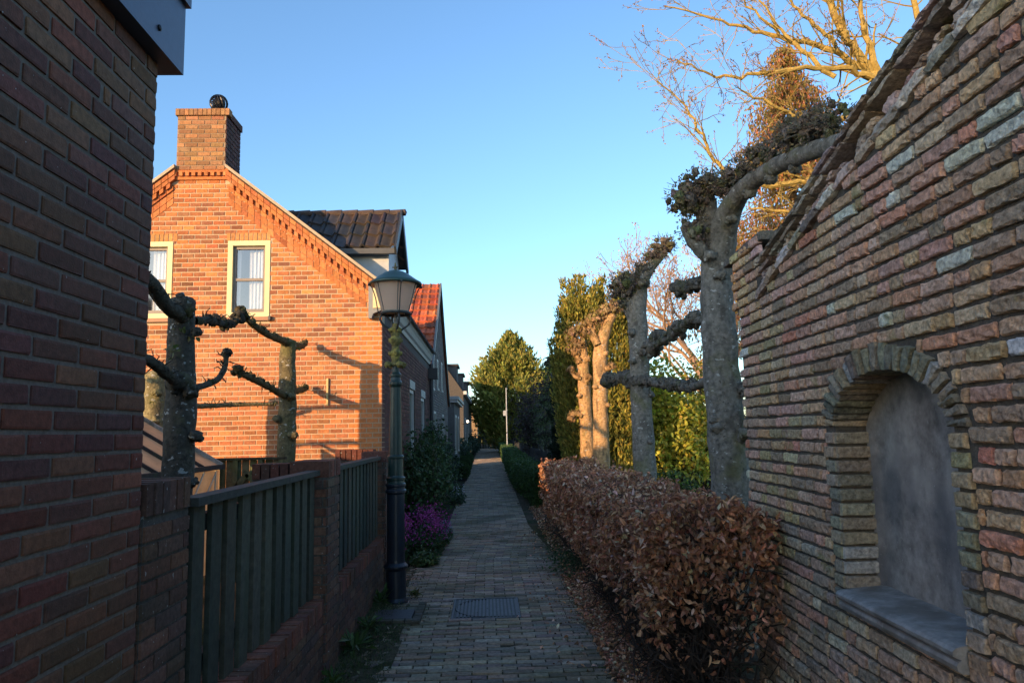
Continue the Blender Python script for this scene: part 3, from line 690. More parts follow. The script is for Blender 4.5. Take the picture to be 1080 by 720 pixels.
m = MB(); bar(m, (-1.5,44.1,2.12), (-1.13,43.5,2.12), .03, .03, (.03,.03,.03)); m.build('bracket', M['black'], wl)

# ================================================================== STREET LAMP
LX, LY = -.905, 7.38
lp = thing('street_lamp', (LX, LY, 0), 'old fashioned dark green cast iron street lamp with pinkish frosted lantern', 'street lamp')
DG = (.012,.032,.026); DGh = (.014,.020,.030)
m = MB()
pr = [(0,0),(.115,0),(.115,.02),(.098,.05),(.098,.30),(.105,.315),(.118,.33),(.118,.345),(.104,.36),(.09,.375),(.088,.40),(.086,1.02),(.092,1.03),(.102,1.04),(.102,1.06),(.09,1.07),(.09,1.09),(.098,1.10),(.098,1.12),(.086,1.13),(.084,1.15),(.093,1.16),(.093,1.18),(.08,1.19),(.076,1.20),(.074,1.36),(.082,1.37),(.082,1.385),(.068,1.40)]
cols = [DGh]*18+[DG]*10
lathe(m, pr, (LX,LY,0), 24, cols)
m.build('base', M['lamp_green'], lp, smooth=False)
m = MB()
lathe(m, [(.066,1.40),(.052,2.06),(.058,2.07),(.066,2.09),(.066,2.11),(.054,2.13),(.05,2.16),(.058,2.17),(.058,2.19),(.04,2.21),(.036,2.28)], (LX,LY,0), 20, DG)
m.build('shaft', M['lamp_green'], lp)
m = MB(); oc = (.15,.13,.045)
lathe(m, [(.03,2.26),(.05,2.28),(.038,2.31),(.045,2.37),(.058,2.40),(.04,2.43),(.035,2.47),(.055,2.51),(.06,2.54),(.042,2.57),(.048,2.61),(.06,2.64),(.035,2.67),(.025,2.70)], (LX,LY,0), 12, oc)
for k in range(4):
    a = k*math.pi/2+.6; lump(m, (LX+.085*math.cos(a), LY+.085*math.sin(a), 2.285), .034, oc, .3, 20, 8); tube(m, [(LX,LY,2.28),(LX+.085*math.cos(a), LY+.085*math.sin(a), 2.285)], .016, 6, oc)
    for z in (2.40, 2.53, 2.63): lump(m, (LX+.05*math.cos(a+z*9), LY+.05*math.sin(a+z*9), z), .026, oc, .4, 25, 7)
m.build('ornament', M['ornament'], lp)
m = MB(); ic = (.03,.035,.035)
for k in range(4):   # lyre shaped scroll brackets
    a = k*math.pi/2+.35; d = A(math.cos(a), math.sin(a), 0); o_ = A(LX,LY,0)
    P = catmull([o_+d*.02+A(0,0,2.60), o_+d*.07+A(0,0,2.645), o_+d*.13+A(0,0,2.69), o_+d*.155+A(0,0,2.745), o_+d*.13+A(0,0,2.79), o_+d*.10+A(0,0,2.80)], 5)
    tube(m, P, .011, 6, ic)
    P = catmull([o_+d*.14+A(0,0,2.79), o_+d*.175+A(0,0,2.82), o_+d*.20+A(0,0,2.95), o_+d*.235+A(0,0,3.05), o_+d*.262+A(0,0,3.085)], 4); tube(m, P, .0055, 5, ic)
    lump(m, o_+d*.265+A(0,0,3.085), .016, ic, .2, 9, 6)
tube(m, [(LX,LY,2.6),(LX,LY,2.80)], .016, 8, (.15,.15,.14))
n = 24; P = [A(LX+.145*math.cos(t), LY+.145*math.sin(t), 2.80) for t in np.linspace(0, 2*math.pi, n+1)]; tube(m, P, .013, 6, ic, cap=False)
m.build('lantern_bracket', M['iron'], lp)
m = MB(); lathe(m, [(.135,2.812),(.215,3.095)], (LX,LY,0), 28, (.7,.6,.55)); gl = m.build('lantern_glass', M['lamp_glass'], lp, smooth=True)
m = MB()
for k in range(6):
    a = k*math.pi/3+.52+.25; d = A(math.cos(a), math.sin(a), 0); tube(m, [A(LX,LY,2.81)+d*.138, A(LX,LY,3.095)+d*.218], .0045, 5, (.10,.09,.08))
lathe(m, [(.13,2.80),(.145,2.80),(.145,2.82),(.13,2.82)], (LX,LY,0), 28, (.2,.18,.13))
m.build('glazing_bars', M['iron'], gl)
m = MB(); lathe(m, [(.0,2.812),(.10,2.812),(.095,2.84),(.03,2.86),(.03,2.93),(.0,2.94)], (LX,LY,0), 16, (.5,.38,.2)); m.build('burner', M['paint'], gl)
m = MB(); cp = (.022,.055,.045)
lathe(m, [(.215,3.095),(.262,3.088),(.268,3.10),(.262,3.115),(.225,3.135),(.17,3.175),(.12,3.21),(.09,3.225),(.06,3.235),(.04,3.24),(.02,3.25)], (LX,LY,0), 32, cp)
m.build('cap', M['lamp_green'], lp, smooth=True)
m = MB(); lathe(m, [(.02,3.245),(.012,3.26),(.02,3.275),(.01,3.29),(.006,3.315),(0,3.33)], (LX,LY,0), 10, (.10,.09,.05)); tube(m, [(LX-.03,LY,3.275),(LX+.03,LY,3.275)], .006, 5, (.1,.09,.05)); m.build('finial', M['ornament'], lp)

# ================================================================== COVERS
mc_ = thing('manhole_cover', (-.04, 7.03, 0), 'ribbed metal manhole cover set in the middle of the brick path', 'manhole cover')
m = MB(); ic = (.085,.085,.088)
for (a, b, c, d) in ((-.345,.265,6.645,6.665),(-.345,.265,7.405,7.425),(-.345,-.325,6.665,7.405),(.245,.265,6.665,7.405)): box(m, a, b, c, d, -.02, .008, ic)
m.build('frame', M['iron'], mc_)
m = MB(); box(m, -.323, .243, 6.667, 7.403, -.02, .002, (.035,.035,.036))
for i in range(17):
    x = -.30+i*.033; box(m, x, x+.018, 6.70, 7.37, .002, .010, (.10,.10,.105))
P = [A(-.04+.275*math.cos(t), 7.035+.34*math.sin(t), .006) for t in np.linspace(math.pi*.5, math.pi*1.5, 20)]; tube(m, P, .007, 5, (.05,.05,.05)); 
m.build('lid', M['iron'], mc_)
dc = thing('valve_cover', (-.86, 6.75, 0), 'small dark square cover at the foot of the street lamp', 'cover')
m = MB(); box(m, -1.02, -.68, 6.62, 6.95, .0, .032, (.055,.045,.05)); m.build('lid', M['iron'], dc)
m = MB(); PB = [(.12,.095,.085)]
for i in range(7): box(m, -.665, -.60, 6.50+i*.105, 6.50+i*.105+.095, 0, .034+rng.normal(0,.002), pick(PB, 1, .15)[0])
for i in range(4): box(m, -1.04+i*.105, -1.04+i*.105+.095, 6.535, 6.60, 0, .034+rng.normal(0,.002), pick(PB, 1, .15)[0])
m.build('border_bricks', M['paver'], dc)

# ================================================================== RIGHT OLD WALL WITH NICHE
WA = R(2.25); WU = A(math.sin(WA), math.cos(WA), 0); WN = A(-math.cos(WA), math.sin(WA), 0); W0 = A(1.48, 0, 0)
def WP(y, z, n=0.): return W0 + WU*(y/math.cos(WA)) + A(0,0,z) + WN*n
ow = thing('old_niche_wall', tuple(WP(2.6, 0, -.2)), 'weathered multicoloured brick wall on the right with an arched plastered niche and raking top', 'wall')
RY = [(4.87,2.52),(4.30,2.55),(3.85,2.665),(3.42,2.785),(3.03,2.88),(2.79,2.935),(2.44,3.01),(2.0,3.11),(1.3,3.23),(.3,3.33)]
RYy = np.array([p[0] for p in RY][::-1]); RYz = np.array([p[1] for p in RY][::-1])
BY = np.array([.3,1.3,2.05,2.42,2.9,3.41,3.86,4.38]); BZ = np.array([3.06,2.98,2.87,2.80,2.70,2.59,2.485,2.335])
def bot(y): return np.interp(y, BY, BZ)
NC, NHW, NSP, NRI = 2.935, .455, 1.585, .235   # niche: centre, half width, springing, rise
RING = .10
def niche_half(z, g=0.):
    if z < .80: return 0
    if z < NSP: return NHW+g
    t = (z-NSP)/(NRI+g)
    return (NHW+g)*math.sqrt(1-t*t) if t < 1 else 0
def iv_w(z):
    end = 4.74 + (.10 if z > 2.35 else 0) + .03*math.sin(z*40)
    if z < 2.335: ivs = [(.35, end)]
    elif z < 2.52: ivs = [(.35, np.interp(-z, -BZ, BY)), (4.36, end)]
    elif z < 2.74: ivs = [(.35, np.interp(-z, -BZ, BY)), (4.27, end)]
    else: ivs = [(.35, np.interp(-z, -BZ[::1], BY))] if z < 3.05 else []
    h = niche_half(z, RING+.01)
    if h: ivs = cut(ivs, NC-h, NC+h)
    return [i for i in ivs if i[1]-i[0] > .02]
OBR = [(.23,.155,.11),(.19,.135,.10),(.27,.165,.13),(.29,.155,.12),(.28,.185,.11),(.17,.13,.10),(.33,.13,.09),(.36,.31,.25),(.24,.18,.12),(.25,.15,.135)]
OWt = np.array([.15,.12,.15,.12,.12,.09,.07,.075,.07,.035]); OWt /= OWt.sum()
def col_w(y, z):
    n = mnoise.noise(Vector((y*1.3, z*1.3, 7)))
    c = pick(OBR, 1, .13, OWt)[0]; c = (c*.76+c.mean()*.24*A(1.1,1.,.84))*A(1.06,1.0,.88)
    if z < 1.1: c = c*.6 + A(.14,.13,.105)*.4
    if n > .32 and rng.random() < .5: c = c*.5 + A(.17,.155,.06)*.5
    if y > 4.55 and z > 2.3: c = pick([(.36,.19,.10),(.32,.17,.10)], 1, .1)[0]
    return np.clip(c*2.1, 0, .6)
m = MB()
lay(m, W0, WU, A(0,0,1), WN, -.016, 3.05, .0643, .205, iv_w, col_w, joint=.0115, nu=9, nv=5, rough=.0048, d=.015, bond='rnd', tilt=.018, round_=.009, hvar=.10)
# far end face
lay(m, WP(4.74,0,0), -WN, A(0,0,1), WU, 0, 2.7, .0643, .205, lambda z: [(0, .36)], col_w, joint=.013, nu=4, nv=3, rough=.003, d=.01, bond='rnd')
m.build('brickwork', M['old_brick'], ow)
# core with the niche cut out (strips)
m = MB(); mcol = (.12,.108,.092); TH = .36
def wbox(y0, y1, z0, z1, n0=-TH, n1=-.0, c=mcol): obox(m, WP(y0, z0, n1), WU*(y1-y0), -WN*(n1-n0), (0,0,z1-z0), c)
NI = NHW+.012
wbox(.3, NC-NI, 0, bot(.5)-.35); wbox(NC+NI, 4.73, 0, 2.33)
wbox(NC-NI, NC+NI, 0, .80); wbox(NC-NI, NC+NI, NSP+NRI+.03, 2.33)
wbox(NC-NI, NC+NI, .8, NSP+NRI+.03, -TH, -.165)
ns_ = 28
for i in range(ns_):
    a = NC-NI+2*NI*i/ns_; b = a+2*NI/ns_; mid_ = ((a+b)/2-NC)/NI
    zz = NSP+(NRI+.012)*math.sqrt(max(0, 1-mid_*mid_))
    if zz < NSP+NRI+.03: wbox(a, b, zz, NSP+NRI+.031, -.165)
yy_ = np.arange(.3, 4.74, .08)
for a in yy_:
    zt = np.interp(a+.08, RYy, RYz)-.012 if a < 4.24 else 2.66
    z0_ = bot(.5)-.35 if a < NC-NI-.08 else 2.33
    z_lo = bot(.5)-.35 if a < NC-NI-.08 else (2.331 if a > NC-NI else 2.3)
    if a < 4.24:
        wbox(a, a+.08, z_lo, bot(a+.04)+.02); wbox(a, a+.08, bot(a+.04)+.021, zt, -TH, -.075)
    else: wbox(a, a+.08, z_lo, zt)
m.build('mortar_core', M['mortar'], ow)
# jamb bricks of the niche (quoins) with deep reveals
m = MB(); QC = [(.29,.26,.185),(.26,.235,.175),(.33,.275,.20),(.24,.215,.165),(.37,.27,.18)]
def col_q(): 
    c = pick(QC, 1, .14)[0]; 
    return c if rng.random() > .08 else A(.40,.39,.36)
z = .80; k = 0
while z < NSP-.02:
    for sg in (-1, 1):
        a = NC+sg*NHW; out = RING+rng.uniform(-.008, .012)
        if sg > 0: brick(m, WP(a, z+.006), WU, A(0,0,1), WN, out, .052, .017, 5, 4, .004, col_q(), round_=.006)
        else: brick(m, WP(a-out, z+.006), WU, A(0,0,1), WN, out, .052, .017, 5, 4, .004, col_q(), round_=.006)
        # reveal side
        if sg > 0: brick(m, WP(a-.004, z+.006, .012), -WN, A(0,0,1), -WU, .175, .052, .008, 6, 4, .003, col_q(), round_=.004)
        else: brick(m, WP(a+.004, z+.006, -.163), WN, A(0,0,1), WU, .175, .052, .008, 6, 4, .003, col_q(), round_=.004)
    z += .0643; k += 1
m.build('jamb_bricks', M['old_brick'], ow)
# arch ring: rough wedge bricks on edge
m = MB(); na = 24
for i in range(na):
    t0 = math.pi*i/na; t1 = math.pi*(i+1)/na-.014/.35; tm = (t0+t1)/2
    jig = rng.uniform(-.010, .022); pr_ = .024+rng.uniform(-.006, .012)
    def ap(t, g): return WP(NC-(NHW+g)*math.cos(t), NSP+(NRI+g)*math.sin(t))
    c = col_q()*rng.uniform(.7, 1.1); K = 4; Lr = 3; V = []
    for e, (n_) in enumerate(np.linspace(-.165, pr_, Lr+1)):
        for g in np.linspace(0, RING+jig, K):
            for t in np.linspace(t0, t1, 3): V.append(ap(t, g-.002) + WN*(n_ - (.006 if (g == 0 or t != (t0+t1)/2) and e == Lr else 0)+rng.normal(0, .002)) + rng.normal(0, .0021, 3))
    idx = lambda e, a, b: (e*K+a)*3+b
    Q = []
    for a in range(K-1):
        for b in range(2): Q.append((idx(Lr,a,b), idx(Lr,a,b+1), idx(Lr,a+1,b+1), idx(Lr,a+1,b)))
    for e in range(Lr):
        for b in range(2): Q.append((idx(e,0,b), idx(e,0,b+1), idx(e+1,0,b+1), idx(e+1,0,b))); Q.append((idx(e,K-1,b), idx(e,K-1,b+1), idx(e+1,K-1,b+1), idx(e+1,K-1,b)))
        for a in range(K-1): Q.append((idx(e,a,0), idx(e,a+1,0), idx(e+1,a+1,0), idx(e+1,a,0))); Q.append((idx(e,a,2), idx(e,a+1,2), idx(e+1,a+1,2), idx(e+1,a,2)))
    m.add(V, Q, c=c)
m.build('niche_arch', M['old_brick'], ow)
# plaster back
m = MB(); V = []; nu_, nz_ = 24, 30
for i in range(nu_+1):
    y = NC-NHW+.0+2*NHW*i/nu_
    top = NSP+NRI*math.sqrt(max(0, 1-((y-NC)/NHW)**2))+.01
    for j in range(nz_+1):
        z = .86+(top-.86)*j/nz_
        edge = max(0, abs(y-NC)/NHW-.86)/.14
        V.append(WP(y, z, -.158+.022*edge**2+.004*mnoise.noise(Vector((y*5, z*5, 1)))))
Q = [(i*(nz_+1)+j, (i+1)*(nz_+1)+j, (i+1)*(nz_+1)+j+1, i*(nz_+1)+j+1) for i in range(nu_) for j in range(nz_)]
m.add(V, Q, c=(.29,.265,.24)); m.build('niche_plaster', M['plaster'], ow, smooth=True)
# stone sill with double rounded nose
m = MB(); bc = (.27,.26,.245)
prof = [(-.165,.885),(.03,.868),(.052,.862),(.062,.852),(.060,.838),(.046,.828),(.034,.824),(.046,.818),(.052,.806),(.048,.790),(.034,.780),(-.02,.778),(-.165,.778)]
y0s, y1s = NC-NHW+.006, NC+NHW-.006
n_s = 14; V = []
for i in range(n_s+1):
    y = y0s+(y1s-y0s)*i/n_s
    for (a, b) in prof: V.append(WP(y, b+rng.normal(0,.0005), a+rng.normal(0,.0006)))
kp = len(prof); Q = [(i*kp+j, (i+1)*kp+j, (i+1)*kp+j+1, i*kp+j+1) for i in range(n_s) for j in range(kp-1)]
T = [(0, j+1, j) for j in range(1, kp-1)]+[(n_s*kp, n_s*kp+j, n_s*kp+j+1) for j in range(1, kp-1)]
m.add(V, Q, T, bc); m.build('stone_sill', M['bluestone'], ow)
# raking coping: bottom tilted stretchers, rough fill, two thin top layers
m = MB(); RC = [(.40,.34,.27),(.33,.28,.22),(.46,.36,.28),(.50,.38,.30),(.62,.57,.50),(.34,.28,.22)]
def rk(frac, y): return bot(y)*(1-frac) + np.interp(y, RYy, RYz)*frac
def rake_brick(y0, y1, f0, f1, n0, n1, c, rough=.005):
    K = 6; V = []
    for i in range(K+1):
        y = y0+(y1-y0)*i/K; za, zb = rk(f0, y), rk(f1, y); e = .006 if i in (0, K) else 0
        for (z_, n_) in ((za, n0), (za+.004+e, n1-.007-e), ((za+zb)/2, n1), (zb-.004-e, n1-.006-e), (zb, n0)):
            V.append(WP(y+rng.normal(0, rough*.3), z_+rng.normal(0, rough*.45), n_+rng.normal(0, rough*.6)))
    Q = [(i*5+j, (i+1)*5+j, (i+1)*5+j+1, i*5+j+1) for i in range(K) for j in range(4)]
    Q += [(i*5+4, (i+1)*5+4, (i+1)*5, i*5) for i in range(K)]
    Q += [(0,1,2,3),(K*5+3,K*5+2,K*5+1,K*5)]; T = [(0,3,4),(K*5,K*5+4,K*5+3)]
    m.add(V, Q, T, c)
y = 4.34
while y > .4:
    L1 = rng.uniform(.17, .23); thick = .052/max(.12, np.interp(y-.1, RYy, RYz)-bot(y-.1)); tf = min(thick, .3)
    rake_brick(y-L1+.008, y, 0, tf, -TH, .034+rng.uniform(-.006, .008), pick(RC, 1, .15)[0])
    y -= L1
y = 4.30
while y > .4:   # tilted filler headers with hollow gaps
    L1 = rng.uniform(.12, .17); th = min(.3, .052/max(.12, np.interp(y-.1, RYy, RYz)-bot(y-.1)))
    w1 = rng.uniform(.07, .11)
    rake_brick(y-w1, y, th+.03, th+.20+rng.uniform(0, .12), -TH, .016+rng.uniform(-.014, .012), pick([(.46,.32,.25),(.38,.29,.22),(.50,.36,.31)], 1, .15)[0], .008)
    if rng.random() < .6: rake_brick(y-w1-rng.uniform(0,.05), y-rng.uniform(.01,.04), .50, .67, -TH, .0+rng.uniform(-.02, .02), pick([(.40,.30,.24),(.34,.27,.2)], 1, .15)[0], .008)
    y -= L1
for f0, f1, pr_ in ((.70, .84, .030), (.86, 1.0, .048)):
    y = 4.28-.05*(f0 > .8)
    while y > .4:
        L1 = rng.uniform(.16, .25); rake_brick(y-L1+.006, y, f0+rng.uniform(-.02,.01), f1+rng.uniform(-.01, .02), -TH-.03, pr_+rng.uniform(-.008, .008), pick(RC, 1, .15, [.25,.25,.18,.1,.1,.12])[0]); y -= L1
y = 4.24
m.build('raking_coping', M['old_brick'], ow)
m = MB(); y = 4.22
while y < 4.86:
    c = pick([(.16,.14,.11),(.2,.16,.12)], 1, .12)[0]; L1 = .2
    brick(m, WP(y, 2.70), WU, A(0,0,1), WN, L1-.01, .055, .014, 6, 4, .004, c, round_=.006)
    obox(m, WP(y, 2.70, 0), WU*(L1-.01), -WN*.36, (0,0,.052), c); y += L1
m.build('flat_coping', M['old_brick'], ow)

# ================================================================== POLLARDED TREES
BK = (.19,.178,.15)
def pollard(name, base, top_pts, radii, arms, knots, label, cat='tree', group=None, crown=None, bark=BK, sprouts=0, cb=1.):
    t = thing(name, base, label, cat, group)
    m = MB(); P = catmull(top_pts, 9); rr = np.interp(np.linspace(0, 1, len(P)), np.linspace(0, 1, len(radii)), radii)
    tube(m, P, rr, 20, bark, .11, 6.5)
    for k in knots:
        lump(m, k[:3], k[3], bark, .45, 16, 12, (1, 1, .8))
        for _ in range(5): lump(m, np.array(k[:3])+rdir(1)[0]*k[3]*.75, k[3]*rng.uniform(.25, .5), np.array(bark)*.8, .5, 25, 7)
    m.build('trunk', M['bark'], t, smooth=True)
    for (pts, r0, r1, kn) in arms:
        m = MB(); Q = catmull(pts, 7); rr = np.linspace(r0, r1, len(Q)); tube(m, Q, rr, 10, np.array(bark)*.9, .22, 14.)
        if kn:
            seq = np.linspace(.25, 1, max(2, int(np.linalg.norm(Q[-1]-Q[0])/.17)))
            for s in seq:
                c0 = Q[int(s*(len(Q)-1))]; r = kn*(rng.uniform(.35, .85) if s < .95 else 1.)
                lump(m, c0+A(0,0,r*.3), r, np.array(bark)*rng.uniform(.5, .85), .6, 18, 9)
                for _ in range(7 if s < .95 else 11): lump(m, c0+unit(rdir(1)[0]+A(0,0,.4))*r*.95, r*rng.uniform(.28, .5), np.array(bark)*rng.uniform(.35, .75), .6, 30, 7)
        if kn:
            for _ in range(26):
                c0 = Q[rng.integers(len(Q)//5, len(Q))]; dd = unit(rdir(1)[0]+A(0,0,.6)); a0 = c0+dd*kn*.6
                tube(m, [a0, a0+dd*rng.uniform(.02,.05), a0+dd*.05+rdir(1)[0]*.03], [.006,.005,.003], 4, np.array(bark)*rng.uniform(.5,1.))
        m.build('branch', M['knuckle'] if kn else M['bark'], t, smooth=True)
    if crown:
        m = MB()
        for (c0, r, n) in crown:
            c0 = np.array(c0, float)
            for _ in range(int(n*1.7)):
                d = rdir(1)[0]; rr_ = r*rng.uniform(.35, 1.0); p = c0+d*rr_*A(1,1,.8)
                lump(m, p, r*rng.uniform(.13, .30), pick([(.13,.11,.085),(.17,.14,.11),(.10,.085,.07),(.12,.12,.06)], 1, .15)[0]*cb, .7, 26, 8)
        m.build('pruning_burr', M['knuckle'], t, smooth=False)
        m = MB()
        for (c0, r, n) in crown:
            k = int(n*12); d = rdir(k); P_ = np.array(c0)+d*r*rng.uniform(.75, 1.22, (k, 1))*A(1,1,.9)
            leaves(m, P_, d+rdir(k)*.8, rdir(k), rng.uniform(.012, .028, k), rng.uniform(.01, .02, k), pick([(.19,.16,.08),(.20,.15,.10),(.14,.12,.07),(.26,.20,.13)], k, .25)*cb, .3, .4)
            for _ in range(int(n*1.2)):
                d1 = rdir(1)[0]; p0 = np.array(c0)+d1*r*.9; tube(m, [p0, p0+unit(d1+rdir(1)[0]*.5)*rng.uniform(.04, .09)], [.004, .002], 3, (.09,.08,.05))
        m.build('bud_sprouts', M['leaf'], t)
    if sprouts:
        m = MB()
        for _ in range(sprouts):
            i = rng.integers(3, len(P)-3); c0 = P[i]+rdir(1)[0]*radii[0]*1.1; k = 5
            leaves(m, np.tile(c0, (k, 1))+rng.normal(0, .02, (k, 3)), rdir(k)+A(0,0,-.3), rdir(k), .05, .04, pick([(.10,.13,.03),(.13,.14,.035)], k, .2), .15, .3)
        m.build('young_leaves', M['leaf'], t)
    return t
gR = 'row of pollarded limes behind the right hedge'; gL = 'trained limes in the left garden'
pollard('pollarded_lime', (1.82,5.6,0), [(1.85,5.6,0),(1.83,5.6,.8),(1.81,5.58,1.5),(1.79,5.58,2.2),(1.80,5.6,2.7),(1.83,5.53,3.02),(1.85,5.32,3.22),(1.87,4.98,3.29),(1.88,4.5,3.25),(1.88,3.85,3.12),(1.9,3.3,2.96)], [.185,.158,.145,.132,.118,.118,.085,.065,.055,.05,.04],
    [([(1.80,5.6,3.0),(1.74,5.55,3.25),(1.68,5.5,3.5)], .12, .07, 0),
     ([(1.80,5.7,2.75),(1.78,6.2,2.80),(1.78,6.6,2.84)], .035, .025, .075),
     ([(1.80,5.7,2.45),(1.77,6.3,2.50),(1.76,7.1,2.46),(1.76,7.8,2.44)], .035, .025, .085),
     ([(1.80,5.7,2.0),(1.76,6.3,1.95),(1.76,7.2,2.02),(1.76,8.2,2.12),(1.78,9.2,2.18)], .042, .028, .08),
     ([(1.74,5.55,2.9),(1.62,5.5,3.0),(1.55,5.5,3.15)], .06, .045, 0),
     ([(1.84,5.5,1.5),(1.92,5.42,1.58),(1.95,5.35,1.70)], .06, .05, .05)],
    [(1.84,5.30,3.14,.05),(1.86,4.95,3.22,.045),(1.87,4.6,3.20,.045),(1.88,4.25,3.14,.04),(1.79,5.48,2.75,.05),(1.72,5.5,1.60,.055),(1.70,5.5,1.66,.04),(1.93,5.45,1.88,.06),(1.92,5.42,1.56,.07),(1.73,5.52,2.05,.035),(1.94,5.42,2.3,.04),(1.71,5.45,2.9,.05)],
    'thick grey pollarded lime, nearest on the right, its burred limb arching over the niche wall', group=gR,
    crown=[((1.62,5.5,3.12),.12,18),((1.58,5.5,3.36),.15,26),((1.66,5.5,3.46),.14,26),((1.78,5.45,3.44),.12,22),((1.83,5.3,3.42),.11,18),((1.85,5.05,3.42),.10,18),((1.87,4.75,3.40),.10,20),((1.88,4.5,3.37),.08,14),((1.88,4.2,3.34),.12,22),((1.88,3.95,3.28),.12,20),((1.89,3.7,3.22),.10,14)])
pollard('pollarded_lime', (1.85,8.8,0), [(1.85,8.8,0),(1.85,8.8,1.0),(1.84,8.8,2.0),(1.84,8.8,2.7),(1.84,8.8,3.1),(1.90,8.8,3.35),(2.03,8.8,3.56),(2.19,8.8,3.74)], [.155,.135,.12,.115,.12,.085,.06,.05],
    [([(1.83,8.8,2.85),(1.75,8.83,3.1),(1.68,8.86,3.35)], .10, .07, 0),
     ([(1.84,8.7,2.5),(1.84,8.1,2.48),(1.83,7.7,2.52)], .045, .035, .09),
     ([(1.80,8.9,2.2),(1.74,9.4,2.25),(1.70,10.4,2.28)], .035, .025, .10)],
    [(1.95,8.7,2.0,.04),(1.73,8.7,2.4,.045),(1.9,8.67,1.45,.035),(1.74,8.7,2.75,.05)],
    'grey pollarded lime with a forked burred head, second along the right hedge', group=gR,
    crown=[((1.68,8.83,3.36),.17,32),((1.80,8.75,3.34),.17,28),((1.62,8.8,3.2),.11,14),((1.93,8.8,3.52),.12,18),((2.06,8.8,3.70),.12,20),((2.20,8.8,3.82),.14,26),((1.70,8.8,3.12),.10,12)])
pollard('pollarded_lime', (1.88,12.2,0), [(1.86,12.2,0),(1.86,12.2,1.0),(1.87,12.2,2.0),(1.90,12.2,2.85),(1.98,12.15,3.2),(2.10,12.05,3.5)], [.15,.135,.125,.12,.10,.07],
    [([(1.84,12.1,3.0),(1.76,12.1,3.2),(1.72,12.1,3.36)], .07, .05, .08),
     ([(1.98,12.1,2.6),(2.06,12.0,2.62)], .05, .04, .05)],
    [(1.98,12.1,2.0,.045),(1.78,12.1,2.3,.05),(1.97,12.1,2.85,.05)],
    'sunlit orange pollarded lime rising from the far end of the beech hedge', group=gR,
    crown=[((2.08,12.05,3.58),.17,24),((1.95,12.1,3.45),.15,20),((1.82,12.1,3.42),.15,20),((1.72,12.1,3.25),.12,12)], bark=(.46,.29,.14), cb=A(2.0,1.6,1.15))  # sunlight put into the colour: orange bark, brightened burr
pollard('pollarded_lime', (1.74,13.1,0), [(1.76,13.1,0),(1.75,13.1,1.0),(1.74,13.1,2.0),(1.72,13.1,2.8),(1.70,13.1,3.2)], [.13,.12,.115,.11,.09],
    [([(1.66,13.0,1.85),(1.52,13.0,1.90),(1.46,12.98,1.78)], .04, .03, .06),
     ([(1.66,13.0,2.5),(1.54,13.0,2.56),(1.48,13.0,2.66)], .04, .03, .06),
     ([(1.66,13.0,2.8),(1.58,13.0,2.95)], .04, .03, .07), ([(1.74,13.0,2.4),(1.80,13.0,2.5)], .04, .03, .06)],
    [(1.63,13.0,2.2,.05),(1.62,13.0,3.0,.06),(1.78,13.0,2.85,.06)],
    'slim sunlit orange pollarded lime with knobbly stubs just left of and behind the thicker one', group=gR,
    crown=[((1.66,13.0,3.15),.15,18),((1.55,13.0,3.3),.14,16),((1.72,13.0,3.4),.15,18),((1.52,13.0,3.05),.10,10)], bark=(.46,.29,.14), cb=A(2.0,1.6,1.15))  # bark and burr tinted orange to carry the sun's glow
# small leafy pollards further on
def far_pollard(x, y, h, label, leafy=(.06,.085,.03), r=.11):
    t = thing('pollarded_lime', (x,y,0), label, 'tree', gR)
    m = MB(); tube(m, catmull([(x,y,0),(x+.02,y,h*.5),(x-.02,y,h*.9)], 6), np.linspace(r, r*.7, 13), 12, (.08,.078,.065), .1, 6)
    m.build('trunk', M['bark'], t, smooth=True)
    m = MB()
    for (dz, e) in ((h*.55, .8), (h*.75, .9), (h*.98, .8)):
        for s in (-1, 1):
            Q = catmull([(x,y,dz),(x-.05,y+s*e*.5,dz+.08),(x-.12*s,y+s*e,dz+.05)], 5); tube(m, Q, np.linspace(.05,.03,len(Q)), 6, (.06,.055,.045), .3, 9)
            for q in Q[2:]: lump(m, q, rng.uniform(.06, .12), (.05,.045,.035), .5, 14, 7)
    m.build('branches', M['knuckle'], t)
    m = MB(); k = 900; s = rng.integers(0, 3, k); cz = np.array([.55,.75,.98])[s]*h
    P = np.stack([x+rng.normal(0,.16,k), y+rng.uniform(-.95,.95,k), cz+rng.normal(0,.13,k)], 1)
    leaves(m, P, rdir(k)+A(0,0,-.3), rdir(k), rng.uniform(.04,.08,k), rng.uniform(.035,.06,k), pick([leafy, np.array(leafy)*.7, np.array(leafy)*1.3], k, .2), .2, .3)
    m.build('leaves', M['leaf'], t)
far_pollard(1.92, 21, 3.6, 'tall dark pollarded lime in front of the cypress, first beyond the beech hedge')
for i, (yy, hh) in enumerate(((24.5,2.6),(28,2.5),(32,2.4),(36.5,2.4))):
    far_pollard(1.98, yy, hh, ['shaded leafy pollard, nearest of the four low ones behind the green hedge','shaded leafy pollard, second of the four low ones behind the green hedge','shaded leafy pollard, third of the four low ones behind the green hedge','shaded leafy pollard, furthest of the four low ones behind the green hedge'][i], r=.13)

